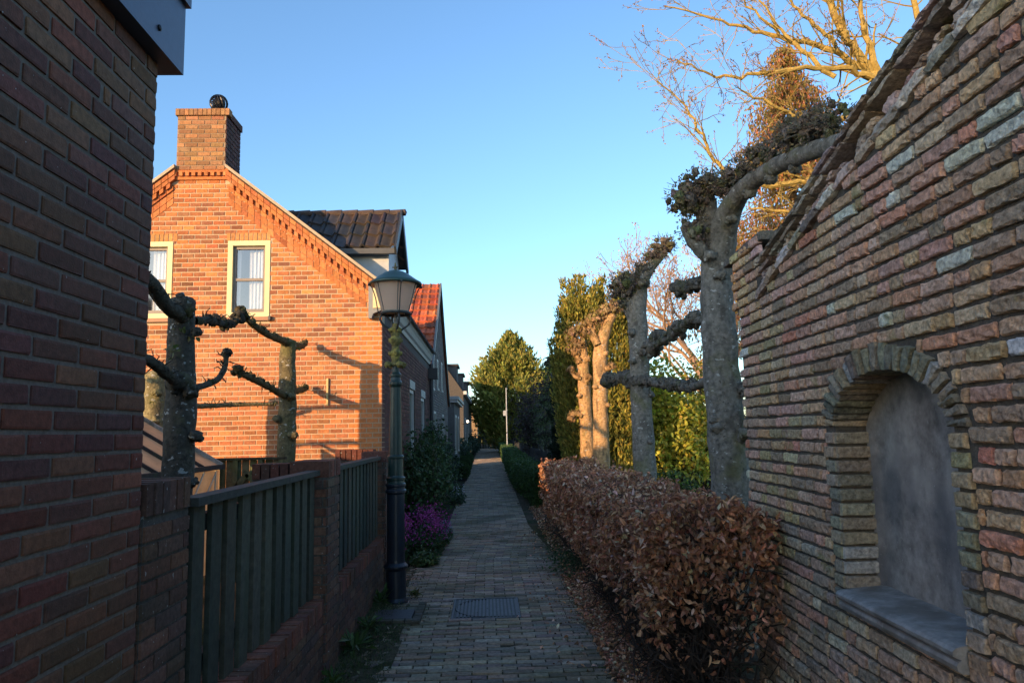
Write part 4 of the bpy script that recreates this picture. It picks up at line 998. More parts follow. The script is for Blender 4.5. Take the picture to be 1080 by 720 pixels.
# left garden limes
LBk = (.085,.075,.058)
pollard('trained_lime', (-2.3,5.7,0), [(-2.35,5.7,0),(-2.33,5.7,1.0),(-2.32,5.7,1.8),(-2.33,5.7,2.3),(-2.33,5.7,2.66)], [.135,.118,.112,.102,.095],
    [([(-2.3,5.62,2.52),(-2.3,5.35,2.56),(-2.3,5.1,2.66),(-2.3,4.85,2.72)], .06, .042, .05),
     ([(-2.3,5.62,2.0),(-2.3,5.3,2.09),(-2.3,5.05,2.14),(-2.3,4.8,2.14)], .045, .032, .035),
     ([(-2.3,5.85,2.52),(-2.3,6.25,2.58),(-2.3,6.65,2.60),(-2.3,6.9,2.70)], .036, .026, .06),
     ([(-2.3,5.85,1.98),(-2.3,6.35,2.08),(-2.3,6.55,2.2),(-2.3,6.6,2.33)], .028, .022, .045)],
    [(-2.3,5.6,2.02,.10),(-2.22,5.62,1.95,.06),(-2.18,5.66,1.62,.05),(-2.28,5.6,2.60,.09),(-2.19,5.63,2.4,.04),(-2.2,5.6,1.28,.06)],
    'dark thick lime with a flat sawn top, nearest in the left garden', group=gL, bark=LBk, sprouts=9)
pollard('trained_lime', (-2.3,8.6,0), [(-2.3,8.6,0),(-2.3,8.6,1.2),(-2.29,8.6,1.9),(-2.30,8.6,2.4),(-2.29,8.6,2.70)], [.13,.105,.10,.092,.088],
    [([(-2.3,8.5,2.68),(-2.3,7.9,2.67),(-2.3,7.35,2.70),(-2.3,6.95,2.76)], .042, .026, .05),
     ([(-2.3,8.5,2.06),(-2.3,7.8,2.13),(-2.3,7.2,2.18),(-2.3,6.9,2.20)], .04, .026, .05),
     ([(-2.3,8.7,2.66),(-2.3,9.15,2.70),(-2.3,9.4,2.76)], .045, .035, .04),
     ([(-2.3,8.7,2.12),(-2.3,9.2,2.16),(-2.3,9.45,2.2)], .045, .035, .04)],
    [(-2.22,8.5,2.05,.05),(-2.38,8.5,1.8,.05),(-2.2,8.52,1.62,.055),(-2.3,8.5,2.68,.06)],
    'slimmer lime with four short knobbly arms close to the orange gable wall', group=gL, bark=(.14,.115,.06), sprouts=4)
pollard('trained_lime', (-3.66,8.3,0), [(-3.66,8.3,0),(-3.66,8.3,1.2),(-3.67,8.3,2.0),(-3.67,8.3,2.32)], [.15,.14,.13,.12],
    [([(-3.6,8.4,1.98),(-3.3,8.7,1.97),(-3.0,8.95,1.99),(-2.6,9.2,2.0)], .035, .022, .03)],
    [(-3.6,8.2,1.8,.05),(-3.6,8.2,2.1,.05)],
    'yellowish sunlit lime stump half hidden beside the dark brick garage', group=gL, bark=(.22,.19,.10), sprouts=5)
pollard('trained_lime', (-3.68,6.79,0), [(-3.68,6.79,0),(-3.68,6.79,1.2),(-3.68,6.79,2.3),(-3.68,6.79,2.56)], [.15,.14,.125,.12],
    [([(-3.75,6.79,2.50),(-4.2,6.79,2.52),(-4.75,6.79,2.51)], .03, .022, .025), ([(-3.75,6.79,2.06),(-4.2,6.79,2.07),(-4.7,6.79,2.05)], .03, .022, .025)],
    [], 'sawn lime close behind the garage, shading the gable corner', group=gL, bark=(.14,.12,.08))

# ================================================================== GREENHOUSE, GATE
gh = thing('lean_to_greenhouse', (-3.3, 6.8, 0), 'low lean-to greenhouse with sunlit sloping sheets and dark bars behind the fence', 'greenhouse')
m = MB(); sh = (.50,.34,.20)
ex0, ex1, ez0, ez1 = -2.70, -3.62, 1.31, 1.86
m.add([(ex0,5.2,ez0),(ex0,7.7,ez0),(ex1,7.7,ez1),(ex1,5.2,ez1)], [(0,1,2,3)], c=sh)
m.add([(ex0-.02,5.2,.3),(ex0-.02,7.68,.3),(ex0-.02,7.68,ez0-.03),(ex0-.02,5.2,ez0-.03)], [(0,1,2,3)], c=sh)
m.add([(ex0-.02,7.69,.3),(ex1,7.69,.3),(ex1,7.69,ez1-.03),(ex0-.02,7.69,ez0-.03)], [(0,1,2,3)], c=sh)
m.build('sheeting', M['poly'], gh)
m = MB(); dc_ = (.045,.035,.03)
for yy in (5.2,5.7,6.2,6.7,7.2): bar(m, (ex0,yy,ez0+.015), (ex1,yy,ez1+.015), .025, .03, dc_)
bar(m, (ex0,7.7,ez0+.02), (ex1,7.7,ez1+.02), .03, .035, (.35,.30,.24))
bar(m, (ex0,5.15,ez0), (ex0,7.72,ez0), .05, .045, dc_)
for yy in (5.2,6.1,7.69): bar(m, (ex0,yy,0), (ex0,yy,ez0), .04, .04, (.10,.09,.085))
m.build('frame', M['wood_dark'], gh)
m = MB()
for (a, b) in (((-2.69,6.6,.5),(-2.69,7.5,1.25)),((-2.69,6.5,.6),(-2.69,7.2,1.28)),((-2.69,7.45,.4),(-2.69,7.5,1.28))): tube(m, [a, b], .008, 5, (.6,.5,.35))
m.build('bracing', M['paint'], gh)
gt = thing('garden_gate', (-2.55, 8.05, 0), 'weathered mossy plank garden gate below the orange gable', 'gate')
m = MB()
for i in range(8): 
    x = -2.86+i*.082; box(m, x, x+.072, 8.05, 8.075, .1, 1.36, pick([(.15,.14,.06),(.12,.12,.06)], 1, .15)[0])
m.build('planks', M['wood_gate'], gt)
m = MB(); c_ = (.13,.12,.055)
for x in (-2.88, -2.70, -2.44, -2.22): box(m, x, x+.05, 8.02, 8.047, .1, 1.36, c_)
box(m, -2.9, -2.15, 8.015, 8.09, 1.361, 1.385, (.06,.05,.03)); bar(m, (-2.83,8.03,.85), (-2.55,8.03,1.22), .02, .06, c_); bar(m, (-2.25,8.03,.85), (-2.55,8.03,1.22), .02, .06, c_)
m.build('frame', M['wood_gate'], gt)
m = MB(); sw = thing('garden_side_wall', (-1.5, 8.55, 0), 'short reddish brick wall with upright cap bricks at the foot of the gable corner', 'garden wall')
lay(m, (-2.10,8.5,0), (1,0,0), (0,0,1), (0,-1,0), 0, 1.3125, .0625, .22, lambda z: [(0, .78)], lambda u, v: pick(LB, 1, .12)[0], d=.005)
box(m, -2.10, -1.33, 8.504, 8.70, 0, 1.318, (.1,.095,.085)); m.build('brickwork', M['low_brick'], sw)
m = MB(); u = -1.72
while u < -1.33:
    obox(m, (u, 8.49, 1.32), (.052,0,0), (0,.22,0), (0,0,.115), pick([(.13,.05,.035)], 1, .14)[0]); u += .062
m.build('cap_bricks', M['low_brick'], sw)

# ================================================================== HEDGES
bh = thing('beech_hedge', (1.24, 8.2, 0), 'clipped copper-brown beech hedge holding its dead leaves along the right of the path', 'hedge')
Y0h, Y1h, X0h, X1h, ZT = 4.15, 12.25, .88, 1.60, 1.09
def surf_n(x, y, z): return mnoise.noise(Vector((x*2.2, y*1.6, z*2.2)))+.5*mnoise.noise(Vector((x*6, y*6, z*6)))
m = MB(); ns2 = 420
for i in range(ns2):   # stems and twigs
    y = Y0h+.12+(Y1h-Y0h-.2)*rng.random()**1.3; x = rng.uniform(1.08, 1.42); z = 0.; r = rng.uniform(.006, .014); P = [A(x, y, 0)]
    d = unit(A(rng.normal(0,.35), rng.normal(0,.35), 1)); q = P[0]
    while q[2] < ZT-.1 and X0h+.05 < q[0] < X1h-.08 and q[1] > Y0h+.05 and len(P) < 14:
        d = unit(d+rng.normal(0, .28, 3)+A(0,0,.10)); q = q+d*.10; P.append(q)
    if len(P) > 2: tube(m, P, np.linspace(r, r*.35, len(P)), 4, (.04,.032,.027))
    near = y < 7.5
    for s in range(9 if near else 4):
        k = rng.integers(1, len(P)); a = P[k]; dd = unit(rdir(1)[0]+A(-.55,-.15,.25)); pts = [a]
        for _ in range(3): dd = unit(dd+rng.normal(0,.35,3)); pts.append(np.clip(pts[-1]+dd*.085, A(X0h-.03, Y0h-.06, .02), A(X1h+.05, Y1h, ZT+.05)))
        tube(m, pts, [.0045,.0035,.003,.0015], 3, (.06,.045,.036))
m.build('twigs', M['twig'], bh)
BL = [(.42,.19,.095),(.50,.25,.14),(.32,.145,.08),(.58,.34,.20),(.68,.48,.34),(.20,.095,.06)]
def hedge_leaves(m, n, face):
    if face == 'left': y = Y0h+(Y1h-Y0h)*rng.random(n)**1.35; z = ZT*np.sqrt(rng.random(n)); x = np.full(n, X0h); nn = A(-1,0,.1)
    elif face == 'top': y = Y0h+(Y1h-Y0h)*rng.random(n)**1.2; x = rng.uniform(X0h, X1h, n); z = np.full(n, ZT); nn = A(0,0,1)
    elif face == 'end': x = rng.uniform(X0h, X1h, n); z = ZT*np.sqrt(rng.random(n)); y = np.full(n, Y0h); nn = A(0,-1,.1)
    elif face == 'far': x = rng.uniform(X0h, X1h, n); z = ZT*np.sqrt(rng.random(n)); y = np.full(n, Y1h); nn = A(0,1,.1)
    P = np.stack([x, y, z], 1)
    bul = np.array([surf_n(*p) for p in P])
    keep = rng.random(n) < np.where(P[:, 2] < .5, .22+.5*(bul > .08), .92)*np.where(np.array([mnoise.noise(Vector((p[0]*7, p[1]*6, p[2]*7+4))) for p in P]) < -.12, .22, 1)
    if face in ('left', 'end'): keep &= ~((P[:, 2] < .3) & (rng.random(n) < .5))
    if face in ('left', 'end'): keep &= ~((P[:, 1] < 6.2) & (P[:, 2] < .72) & (rng.random(n) < .55))
    P, bul = P[keep], bul[keep]; n = len(P)
    P = P + nn*(bul[:, None]*.12 - np.abs(rng.normal(0, .08, (n, 1))) + rng.uniform(0, .035, (n, 1)))
    under = (P[:, 2] < .5); P[under, 0] += (.5-P[under, 2])*(.62 if face == 'left' else 0)
    D = unit(rdir(n)*.9 + nn*.5 + A(0,0,-.55)); N_ = unit(nn + rdir(n)*.7)
    if face == 'top': P[:, 2] += .05*np.array([mnoise.noise(Vector((p[0]*1.5, p[1]*1.1, 9))) for p in P])
    sc = np.interp(P[:, 1], [4.2, 7, 10], [1.02, 1.0, 1.1])
    leaves(m, P, D, N_, rng.uniform(.03, .058, n)*sc, rng.uniform(.017, .032, n)*sc, pick(BL, n, .22, [.28,.22,.2,.14,.06,.1]), .4, .5)
m = MB(); hedge_leaves(m, 27000, 'left'); hedge_leaves(m, 16000, 'top'); hedge_leaves(m, 1900, 'end'); hedge_leaves(m, 1500, 'far')
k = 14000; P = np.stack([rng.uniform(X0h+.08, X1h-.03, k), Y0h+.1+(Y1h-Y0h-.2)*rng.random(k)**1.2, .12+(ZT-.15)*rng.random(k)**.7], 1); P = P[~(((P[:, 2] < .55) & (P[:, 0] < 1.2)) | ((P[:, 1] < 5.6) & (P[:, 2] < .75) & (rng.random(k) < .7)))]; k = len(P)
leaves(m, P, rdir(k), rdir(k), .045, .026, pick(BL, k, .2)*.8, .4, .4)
m.build('dead_leaves', M['dead_leaf'], bh)

ghd = thing('green_hedge', (1.1, 34, 0), 'low clipped green hedge running along the right of the path into the distance', 'hedge')
def gx(y): return 1.02 if y < 16 else np.interp(y, [16,21,30,60], [.98,.74,.78,.98])
m = MB(); k = 30000; y = 15.6+46*rng.random(k)**1.9; f = rng.random(k); xl = np.array([gx(v) for v in y]); w_ = .62
z = np.where(f < .5, .72*rng.random(k)**.7, .72); x = np.where(f < .5, xl, xl+w_*rng.random(k))
fr_ = f > .93; y = np.where(fr_, 15.6, y); x = np.where(fr_, gx(15.6)+w_*rng.random(k), x); z = np.where(fr_, .72*rng.random(k), z)
P = np.stack([x, y, z], 1)+rng.normal(0, .03, (k, 3)); bul = np.array([mnoise.noise(Vector(p*3)) for p in P]); P[:, 0] -= bul*.07; P[:, 2] += bul*.04
nn = np.where((f < .5)[:, None], A(-1,0,.2), A(0,0,1)); s = np.interp(y, [15,60], [1,2.4])
leaves(m, P, unit(rdir(k)+nn*.6), unit(nn+rdir(k)*.6), rng.uniform(.03,.055,k)*s, rng.uniform(.022,.036,k)*s, pick([(.06,.11,.028),(.045,.085,.024),(.08,.135,.035)], k, .2), .2, .2)
m.build('leaves', M['box_leaf'], ghd)
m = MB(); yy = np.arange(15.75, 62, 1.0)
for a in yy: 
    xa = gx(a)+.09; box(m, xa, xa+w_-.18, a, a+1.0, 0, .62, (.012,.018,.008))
for a in yy[:12]:
    for _ in range(8): x_ = gx(a)+rng.uniform(.05,.5); y_ = a+rng.uniform(0,1); tube(m, [(x_,y_,0),(x_+rng.normal(0,.05),y_+rng.normal(0,.05),.5)], .008, 4, (.04,.03,.02))
m.build('inner_wood', M['twig'], ghd)

m = MB(); mt = MB()   # loose sprigs poking out of the clipped faces
for _ in range(620):
    y = Y0h+(Y1h-Y0h)*rng.random()**1.4
    if rng.random() < .6: p = A(rng.uniform(X0h, X1h), y, ZT-.06); d = unit(A(rng.normal(0,.4), rng.normal(0,.4), 1))
    else: p = A(X0h+.05, y, rng.uniform(.5, ZT)); d = unit(A(-1, rng.normal(0,.5), rng.normal(.2,.4)))
    L = rng.uniform(.07, .17); q = p+d*L+A(0,0,-.01); tube(mt, [p, (p+q)/2+rng.normal(0,.008,3), q], [.003,.0025,.0012], 3, (.10,.07,.05))
    k = rng.integers(2, 7); P = p+d*(L*rng.uniform(.4, 1, (k, 1))); leaves(m, P, unit(rdir(k)*.8+d*.4+A(0,0,-.5)), rdir(k), rng.uniform(.035,.06,k), rng.uniform(.02,.032,k), pick(BL, k, .2), .4, .5)
tag(mt.build('loose_sprigs', M['twig'], bh), kind='stuff'); tag(m.build('sprig_leaves', M['dead_leaf'], bh), kind='stuff')
# slim iron fence behind the green hedge
fe = thing('railing_fence', (1.75, 34, 0), 'dark slatted fence running between the green hedge and the low pollards', 'fence')
m = MB()
for i in range(170):
    y = 17.5+i*.26; box(m, 1.74, 1.77, y, y+.09, 0, .98+.03*math.sin(i), (.035,.034,.036))
m.build('slats', M['wood_dark'], fe)
m = MB(); box(m, 1.775, 1.80, 17.5, 62, .25, .32, (.03,.03,.03)); box(m, 1.775, 1.80, 17.5, 62, .8, .87, (.03,.03,.03)); m.build('rails', M['wood_dark'], fe)

# ================================================================== CONIFERS, SHRUBS, TREES
def plume_crown(m, c0, axis, L, rad, n, cols, ll, lw, taper=.75, core=None):
    """elongated plume of small sprays around an axis"""
    c0 = np.array(c0, float); axis = unit(np.array(axis, float)); u = unit(np.cross(axis, A(.3,.9,.1))); w = np.cross(axis, u)
    t = rng.random(n)**.8; r = rad*(1-taper*t**1.5)*np.sqrt(rng.uniform(.25, 1, n))
    a = rng.uniform(0, 2*math.pi, n); o = (np.cos(a)[:, None]*u+np.sin(a)[:, None]*w)
    P = c0+axis*(t*L)[:, None]+o*r[:, None]
    leaves(m, P, unit(axis*.9+o*.55+rdir(n)*.35), unit(o+rdir(n)*.5), rng.uniform(.7,1.3,n)*ll, rng.uniform(.7,1.3,n)*lw, pick(cols, n, .2), .2, .3)
def conifer(name, x, y, h, rx, nb, cols, label, ll=.16, lw=.07, per=70, low=.05, trunk=(.06,.045,.03), shape=.9, cat='tree', group=None, mat='needle', ry=None, jag=0):
    t = thing(name, (x,y,0), label, cat, group); ry = ry or rx
    m = MB(); tube(m, [(x,y,0),(x,y,h*.5),(x,y,h*.97)], [h*.022+.03,h*.014+.02,.01], 8, trunk, .1, 4); m.build('trunk', M['bark'], t)
    m = MB()
    for i in range(nb):
        s = low+(1-low)*(i+.5)/nb; z = h*s*.96; prof = (math.sin(min(1, (s+.18)/.55)*math.pi/2))*(1-s**2.2)**shape
        a = rng.uniform(0, 2*math.pi); e = rng.uniform(.55, 1.08+.1*jag)
        tip = A(x+math.cos(a)*rx*prof*e, y+math.sin(a)*ry*prof*e, z)
        st = A(x, y, z-.15*h*prof*.6)*.45+tip*.55; ax = tip-st+A(0,0,rx*(.10+.35*jag))
        plume_crown(m, st, ax, max(np.linalg.norm(ax), rx*.16)+rx*.14, rx*.17*(.55+prof*.6), per, cols, ll, lw)
    if jag:
        for i in range(46):
            s = rng.uniform(.55, 1.); a = rng.uniform(0, 2*math.pi); prof = (1-s**2.2)**shape
            plume_crown(m, (x+math.cos(a)*rx*prof*rng.uniform(.5,.95), y+math.sin(a)*ry*prof*.8, h*s*.94), (math.cos(a)*.25, math.sin(a)*.25, 1), h*rng.uniform(.08,.16), rx*.11, 90, cols, ll*.8, lw)
    m.build('crown', M[mat], t); return t
conifer('conifer', 2.0, 60, 7.9, 3.5, 330, [(.19,.21,.045),(.23,.235,.05),(.12,.15,.035),(.27,.25,.055)], 'big broad yellow-green conifer closing the view above the end of the path', ll=.40, lw=.15, per=52, shape=.8, jag=1)
conifer('conifer', 5.6, 62, 6.2, 2.2, 170, [(.05,.075,.025),(.06,.09,.03)], 'dark green conifer just right of the big yellow-green one at the end of the path', ll=.35, lw=.14, per=50, shape=.8, jag=1)
def yew(x, y, h, r, n, label, cols, group=None, name='yew'):
    t = thing(name, (x,y,0), label, 'tree', group)
    m = MB(); tube(m, [(x,y,0),(x,y,h*.6)], [.09,.04], 7, (.07,.05,.035)); m.build('trunk', M['bark'], t)
    m = MB()
    for i in range(n):
        a = rng.uniform(0, 2*math.pi); q = math.sqrt(rng.random())*r; z0 = h*rng.random()*.8; top = h*(1-.25*(q/r)**2)*rng.uniform(.9, 1.02)
        L = min(h*.28, top-z0) if top-z0 > .2 else .25
        plume_crown(m, (x+math.cos(a)*q*(.8+.3*min(1,z0/h*2)), y+math.sin(a)*q, z0), (math.cos(a)*.22, math.sin(a)*.22, 1), L, .10+.05*h/5, 190, cols, .085, .03)
    m.build('crown', M['needle'], t)
YC = [(.30,.27,.05),(.20,.20,.045),(.36,.30,.06),(.13,.15,.035)]
yew(1.82, 13.85, 4.75, .33, 130, 'broad columnar yew behind the slim sunlit pollard', YC, 'columnar yews')
yew(2.48, 13.95, 4.85, .31, 130, 'taller narrow columnar yew right of the sunlit pollards', YC, 'columnar yews')
conifer('cypress', 1.92, 17.6, 3.85, .5, 150, [(.018,.032,.018),(.025,.042,.022)], 'very dark narrow cypress left of the sunlit pollards', ll=.10, lw=.035, per=70, shape=.7)
def shrub(name, x, y, h, rx, ry, n, cols, label, ll=.07, lw=.05, stems=14, z0=.15, group=None, cat='shrub', mat='leaf', clumps=None, sc=(.05,.04,.03)):
    t = thing(name, (x,y,0), label, cat, group)
    m = MB(); tips = []
    for i in range(stems):
        a = rng.uniform(0, 2*math.pi); q = rng.random()**.5; e = A(x+math.cos(a)*rx*q*.85, y+math.sin(a)*ry*q*.85, h*rng.uniform(.5,.97)*(1-.35*q*q))
        b = A(x+math.cos(a)*rx*.15, y+math.sin(a)*ry*.15, 0); P = catmull([b, (b+e)/2+rng.normal(0,.05*h,3)*A(1,1,.3), e], 5); tube(m, P, np.linspace(.006+.006*h, .003, len(P)), 5, sc)
        tips += [P[-1], P[-3], P[-5]] if len(P) > 5 else [P[-1]]
    m.build('stems', M['twig'], t)
    m = MB(); tips = np.array(tips); k = n
    src = tips[rng.integers(0, len(tips), k)]; cl = .16*min(rx, h)+.05
    P = src+rng.normal(0, cl, (k, 3)); P[:, 2] = np.clip(P[:, 2], z0*.6, h*1.03)
    leaves(m, P, unit(rdir(k)+A(0,0,-.15)), unit(rdir(k)*.7+A(0,0,.7)), rng.uniform(.6,1.3,k)*ll, rng.uniform(.6,1.3,k)*lw, pick(cols, k, .22), .15, .3)
    m.build('leaves', M[mat], t); return t
YG = [(.44,.44,.05),(.52,.47,.06),(.32,.37,.05),(.60,.52,.09)]
shrub('golden_shrub', 3.62, 14.8, 3.0, .85, .6, 7500, YG, 'bright yellow-green sunlit shrub between the two grey pollards', .11, .08, 44)
shrub('golden_shrub', 4.6, 15.9, 3.3, .9, .7, 6500, [(.40,.33,.045),(.48,.33,.06),(.33,.33,.045)], 'golden sunlit shrub close behind the thick pollard', .085, .06, 34)
shrub('orange_shrub', 4.1, 17.5, 3.7, .55, .5, 1800, [(.40,.17,.05),(.45,.22,.06)], 'orange leaved bush top showing above the yellow-green shrub', .08, .06, 18)
shrub('dark_shrub', 2.5, 19.5, 1.6, .9, 1.2, 3000, [(.03,.055,.02),(.04,.065,.022)], 'low dark green shrub under the cypress beyond the hedge', .07, .05, 24)
shrub('dark_shrub', 3.1, 13.0, .8, .7, .5, 2000, [(.08,.13,.025),(.10,.15,.03),(.04,.07,.02)], 'low green shrub behind the hedge below the yellow-green one', .08, .055, 20)
shrub('purple_shrub', 2.35, 31, 4.1, 1.25, 1.3, 6500, [(.045,.028,.030),(.055,.038,.032),(.035,.035,.022)], 'domed dark purple-leaved shrub behind the low pollards', .11, .08, 60)
conifer('dark_conifer', 4.6, 34, 4.9, 1.2, 120, [(.03,.045,.022),(.04,.055,.028)], 'dark conifer right of the purple shrub behind the tall shaded pollard', ll=.2, lw=.08, per=60)

# bare twiggy tree behind
def branch_tree(m, P0, d0, L, r, depth, col, tips, spread=.55, seg=5, up=.05, minr=.004, nside=5, kids=(2,4)):
    pts = [np.array(P0, float)]; d = unit(np.array(d0, float))
    for i in range(seg): d = unit(d+rng.normal(0,.13,3)+A(0,0,up)); pts.append(pts[-1]+d*L/seg)
    tube(m, pts, np.linspace(r, max(r*.55, minr), len(pts)), nside, col)
    if depth == 0: tips.append((pts[-1], d)); tips.append((pts[-2], d)); return
    for k in range(rng.integers(kids[0], kids[1]+1)):
        i = rng.integers(2, len(pts)); dd = unit(d+rng.normal(0, spread, 3)); branch_tree(m, pts[i], dd, L*rng.uniform(.5,.75), max(r*.5, minr), depth-1, col, tips, spread, seg, up, minr, max(3, nside-1), kids)
def bare_tree(name, x, y, h, label, col, twc, leafc, group=None, minr=.012, nl=.09, spr=.6):
    t = thing(name, (x,y,0), label, 'tree', group); m = MB(); tips = []
    tube(m, [(x,y,0),(x,y,h*.3)], [h*.03,h*.024], 9, col)
    for k in range(9):
        a = k*2*math.pi/9; branch_tree(m, (x,y,h*rng.uniform(.2,.36)), (math.cos(a)*.75, math.sin(a)*.75, 1), h*.42, h*.012, 4, col, tips, spr, 5, .06, minr, 5, (3,4))
    m.build('branches', M['twig'], t)
    m = MB(); P = np.array([q[0] for q in tips]); k = len(P)*2; P = P[rng.integers(0, len(P), k)]+rng.normal(0,.08,(k,3)); leaves(m, P, rdir(k), rdir(k), nl, nl*.6, pick(leafc, k, .2)); m.build('buds', M['leaf'], t)
bare_tree('bare_tree', 10.0, 32, 9.4, 'hazy pinkish bare tree seen between the second pollard and the thick one', (.34,.22,.14), 0, [(.42,.26,.15),(.5,.32,.18)], minr=.012)

# big budding tree right, limbs over the niche wall
bt = thing('budding_tree', (6.2, 9.2, 0), 'large tree with yellow sunlit budding branches reaching over the niche wall', 'tree')
m = MB(); YB = (.34,.25,.075); tips = []
tube(m, catmull([(6.4,9.2,0),(6.2,9.2,2.5),(5.9,9.1,4.6),(5.4,9.0,5.9)], 5), np.linspace(.22,.10,16), 12, YB, .08, 3); m.build('trunk', M['bark'], bt, smooth=True)
m = MB()
limbs = [([(5.5,9.0,5.7),(5.2,9,6.05),(4.93,9,6.4),(4.65,8.9,6.75),(4.45,8.8,7.3)], .075, .04),
 ([(5.4,9.0,5.8),(5.05,8.9,6.05),(4.35,8.8,6.12),(3.6,8.7,6.0),(2.95,8.7,5.95),(2.4,8.6,6.15)], .05, .008),
 ([(5.3,9.1,6.1),(4.6,9,6.45),(3.9,9,6.65),(3.25,9,6.85),(2.4,9,7.1)], .05, .008),
 ([(4.5,8.8,6.0),(4.1,8.8,6.35),(3.8,8.8,6.7),(3.5,8.8,7.2)], .035, .01),
 ([(5.2,9.0,5.6),(4.7,8.9,5.5),(4.1,8.8,5.45),(3.6,8.7,5.6),(3.2,8.6,5.75)], .045, .008),
 ([(5.9,9.1,4.4),(4.9,9.3,4.3),(4.2,9.4,4.4),(3.6,9.5,4.5)], .05, .012),
 ([(5.5,9.0,5.0),(4.6,9.2,4.85),(3.9,9.3,4.75),(3.3,9.3,4.85),(3.05,9.3,5.1),(2.85,9.2,5.45),(2.65,9.2,5.8),(2.25,9.1,6.15)], .05, .007),
 ([(5.2,9.0,6.1),(5.0,8.9,6.7),(4.9,8.8,7.4)], .05, .02), ([(5.6,9,5.9),(5.7,8.9,6.6),(5.6,8.8,7.4)], .06, .03),
 ([(4.6,8.9,6.5),(4.2,8.9,6.9),(3.8,8.9,7.4)], .03, .01), ([(3.9,8.95,6.65),(3.4,8.9,7.1),(3.1,8.9,7.4)], .02, .006),
 ([(6.0,9.1,4.8),(6.6,9,5.8),(7.1,8.9,7.2)], .08, .03)]
for P, r0, r1 in limbs:
    Q = catmull(P, 6); Q = Q+rng.normal(0, .015, Q.shape); rr = np.linspace(r0, r1, len(Q)); tube(m, Q, rr, 7, YB, .1, 8)
    for i in range(4, len(Q)):
        for _ in range(rng.integers(0, 3)):
            d = unit(Q[i]-Q[i-1]); dd = unit(d*.7+rng.normal(0, .6, 3)+A(-.15,0,.12))
            branch_tree(m, Q[i], dd, rng.uniform(.25, .65), max(.0045, rr[i]*.35), rng.integers(1, 3), np.array(YB)*.9, tips, .55, 4, .04, .0035, 4, (1,3))
m.build('limbs', M['twig'], bt)
m = MB(); P = np.array([q[0] for q in tips]); D = np.array([q[1] for q in tips]); rp = 3
for _ in range(rp): leaves(m, P+rng.normal(0,.012,P.shape), unit(D+rdir(len(P))*.9), rdir(len(P)), rng.uniform(.02,.045,len(P)), .014, pick([(.36,.22,.09),(.30,.20,.08),(.40,.20,.11)], len(P), .2))
m.build('buds', M['leaf'], bt)

# drooping orange-green tree behind the arching limb
lt = thing('drooping_tree', (4.95, 11.3, 0), 'tall tree with hanging golden and rusty sprays behind the raking coping', 'tree')
m = MB(); tube(m, [(4.9,11.3,0),(4.9,11.3,4),(5.05,11.3,7.9)], [.12,.08,.015], 8, (.12,.08,.04)); m.build('trunk', M['bark'], lt)
m = MB(); m2 = MB(); LC = [(.30,.20,.045),(.24,.19,.045),(.36,.17,.06),(.20,.18,.05),(.42,.16,.09)]
for i in range(260):
    s = rng.random()**1.2; z = 3.0+4.7*s; a = rng.uniform(0, 2*math.pi); L = (1.65*(1-s)**.8+.22)*rng.uniform(.6, 1.1)
    e = A(4.95+math.cos(a)*L, 11.3+math.sin(a)*L, z-.12*L); P = catmull([(4.95,11.3,z), (A(4.95,11.3,z)+e)/2+A(0,0,.12), e], 5); tube(m2, P, np.linspace(.016,.005,len(P)), 4, (.20,.13,.05))
    for q in P[3:]:
        k = 17; hl = rng.uniform(.0, .30, k)
        pp = q+np.stack([rng.normal(0,.06,k), rng.normal(0,.06,k), -hl], 1)
        leaves(m, pp, unit(rdir(k)*.5+A(0,0,-1)), rdir(k), rng.uniform(.05,.10,k), rng.uniform(.015,.03,k), pick(LC, k, .2), .2, .3)
m2.build('branches', M['twig'], lt); m.build('sprays', M['leaf'], lt)

# ================================================================== LEFT PLANTING
shrub('leafy_shrub', -1.02, 12.2, 1.78, .40, 1.4, 5200, [(.05,.09,.032),(.06,.105,.036),(.035,.07,.028)], 'big dark leafy shrub against the brick house behind the purple flowers', .075, .05, 60, sc=(.10,.075,.05))
shrub('leafy_shrub', -1.12, 15.8, 2.0, .32, .9, 2600, [(.05,.09,.034),(.04,.075,.03)], 'upright dark shrub standing taller beside the house downpipe', .08, .055, 24)
shrub('leafy_shrub', -1.15, 20, 1.45, .3, 2.0, 3200, [(.03,.055,.03),(.035,.06,.03)], 'loose dark shrub below the grey gable house', .09, .06, 30)
shrub('leafy_shrub', -1.2, 36, 1.3, .35, 3.5, 2600, [(.03,.055,.03),(.035,.065,.03)], 'low shrub mass in front of the flat roofed extension', .12, .09, 30)
shrub('leafy_shrub', -1.2, 56, 1.5, .5, 7, 2600, [(.025,.05,.028),(.03,.055,.03)], 'furthest bluish green shrubs along the left row of houses', .18, .13, 30)
def box_ball(x, y, r, label, pot=False):
    t = thing('boxwood_ball', (x,y,0), label, 'shrub', 'clipped box balls on the left edge of the path')
    m = MB(); k = 2200; d = rdir(k); P = A(x,y,r*1.15)+d*r*rng.uniform(.88,1.03,(k,1)); leaves(m, P, unit(d+rdir(k)*.7), unit(d+rdir(k)*.6), .045, .03, pick([(.055,.095,.025),(.04,.075,.02)], k, .2)); m.build('leaves', M['box_leaf'], t)
    m = MB(); lump(m, (x,y,r*1.15), r*.86, (.012,.02,.008), .05, 3, 14); m.build('inner_wood', M['twig'], t)
    if pot: m = MB(); lathe(m, [(0,0),(r*.62,0),(r*.75,r*.42),(r*.7,r*.42),(0,r*.40)], (x,y,.0), 14, (.02,.02,.022)); m.build('pot', M['iron'], t)
box_ball(-.90, 25, .30, 'clipped box ball in a dark pot, nearest along the left edge', True)
box_ball(-.96, 29.5, .32, 'clipped box ball, second along the left edge')
box_ball(-1.0, 34, .34, 'clipped box ball, furthest along the left edge')
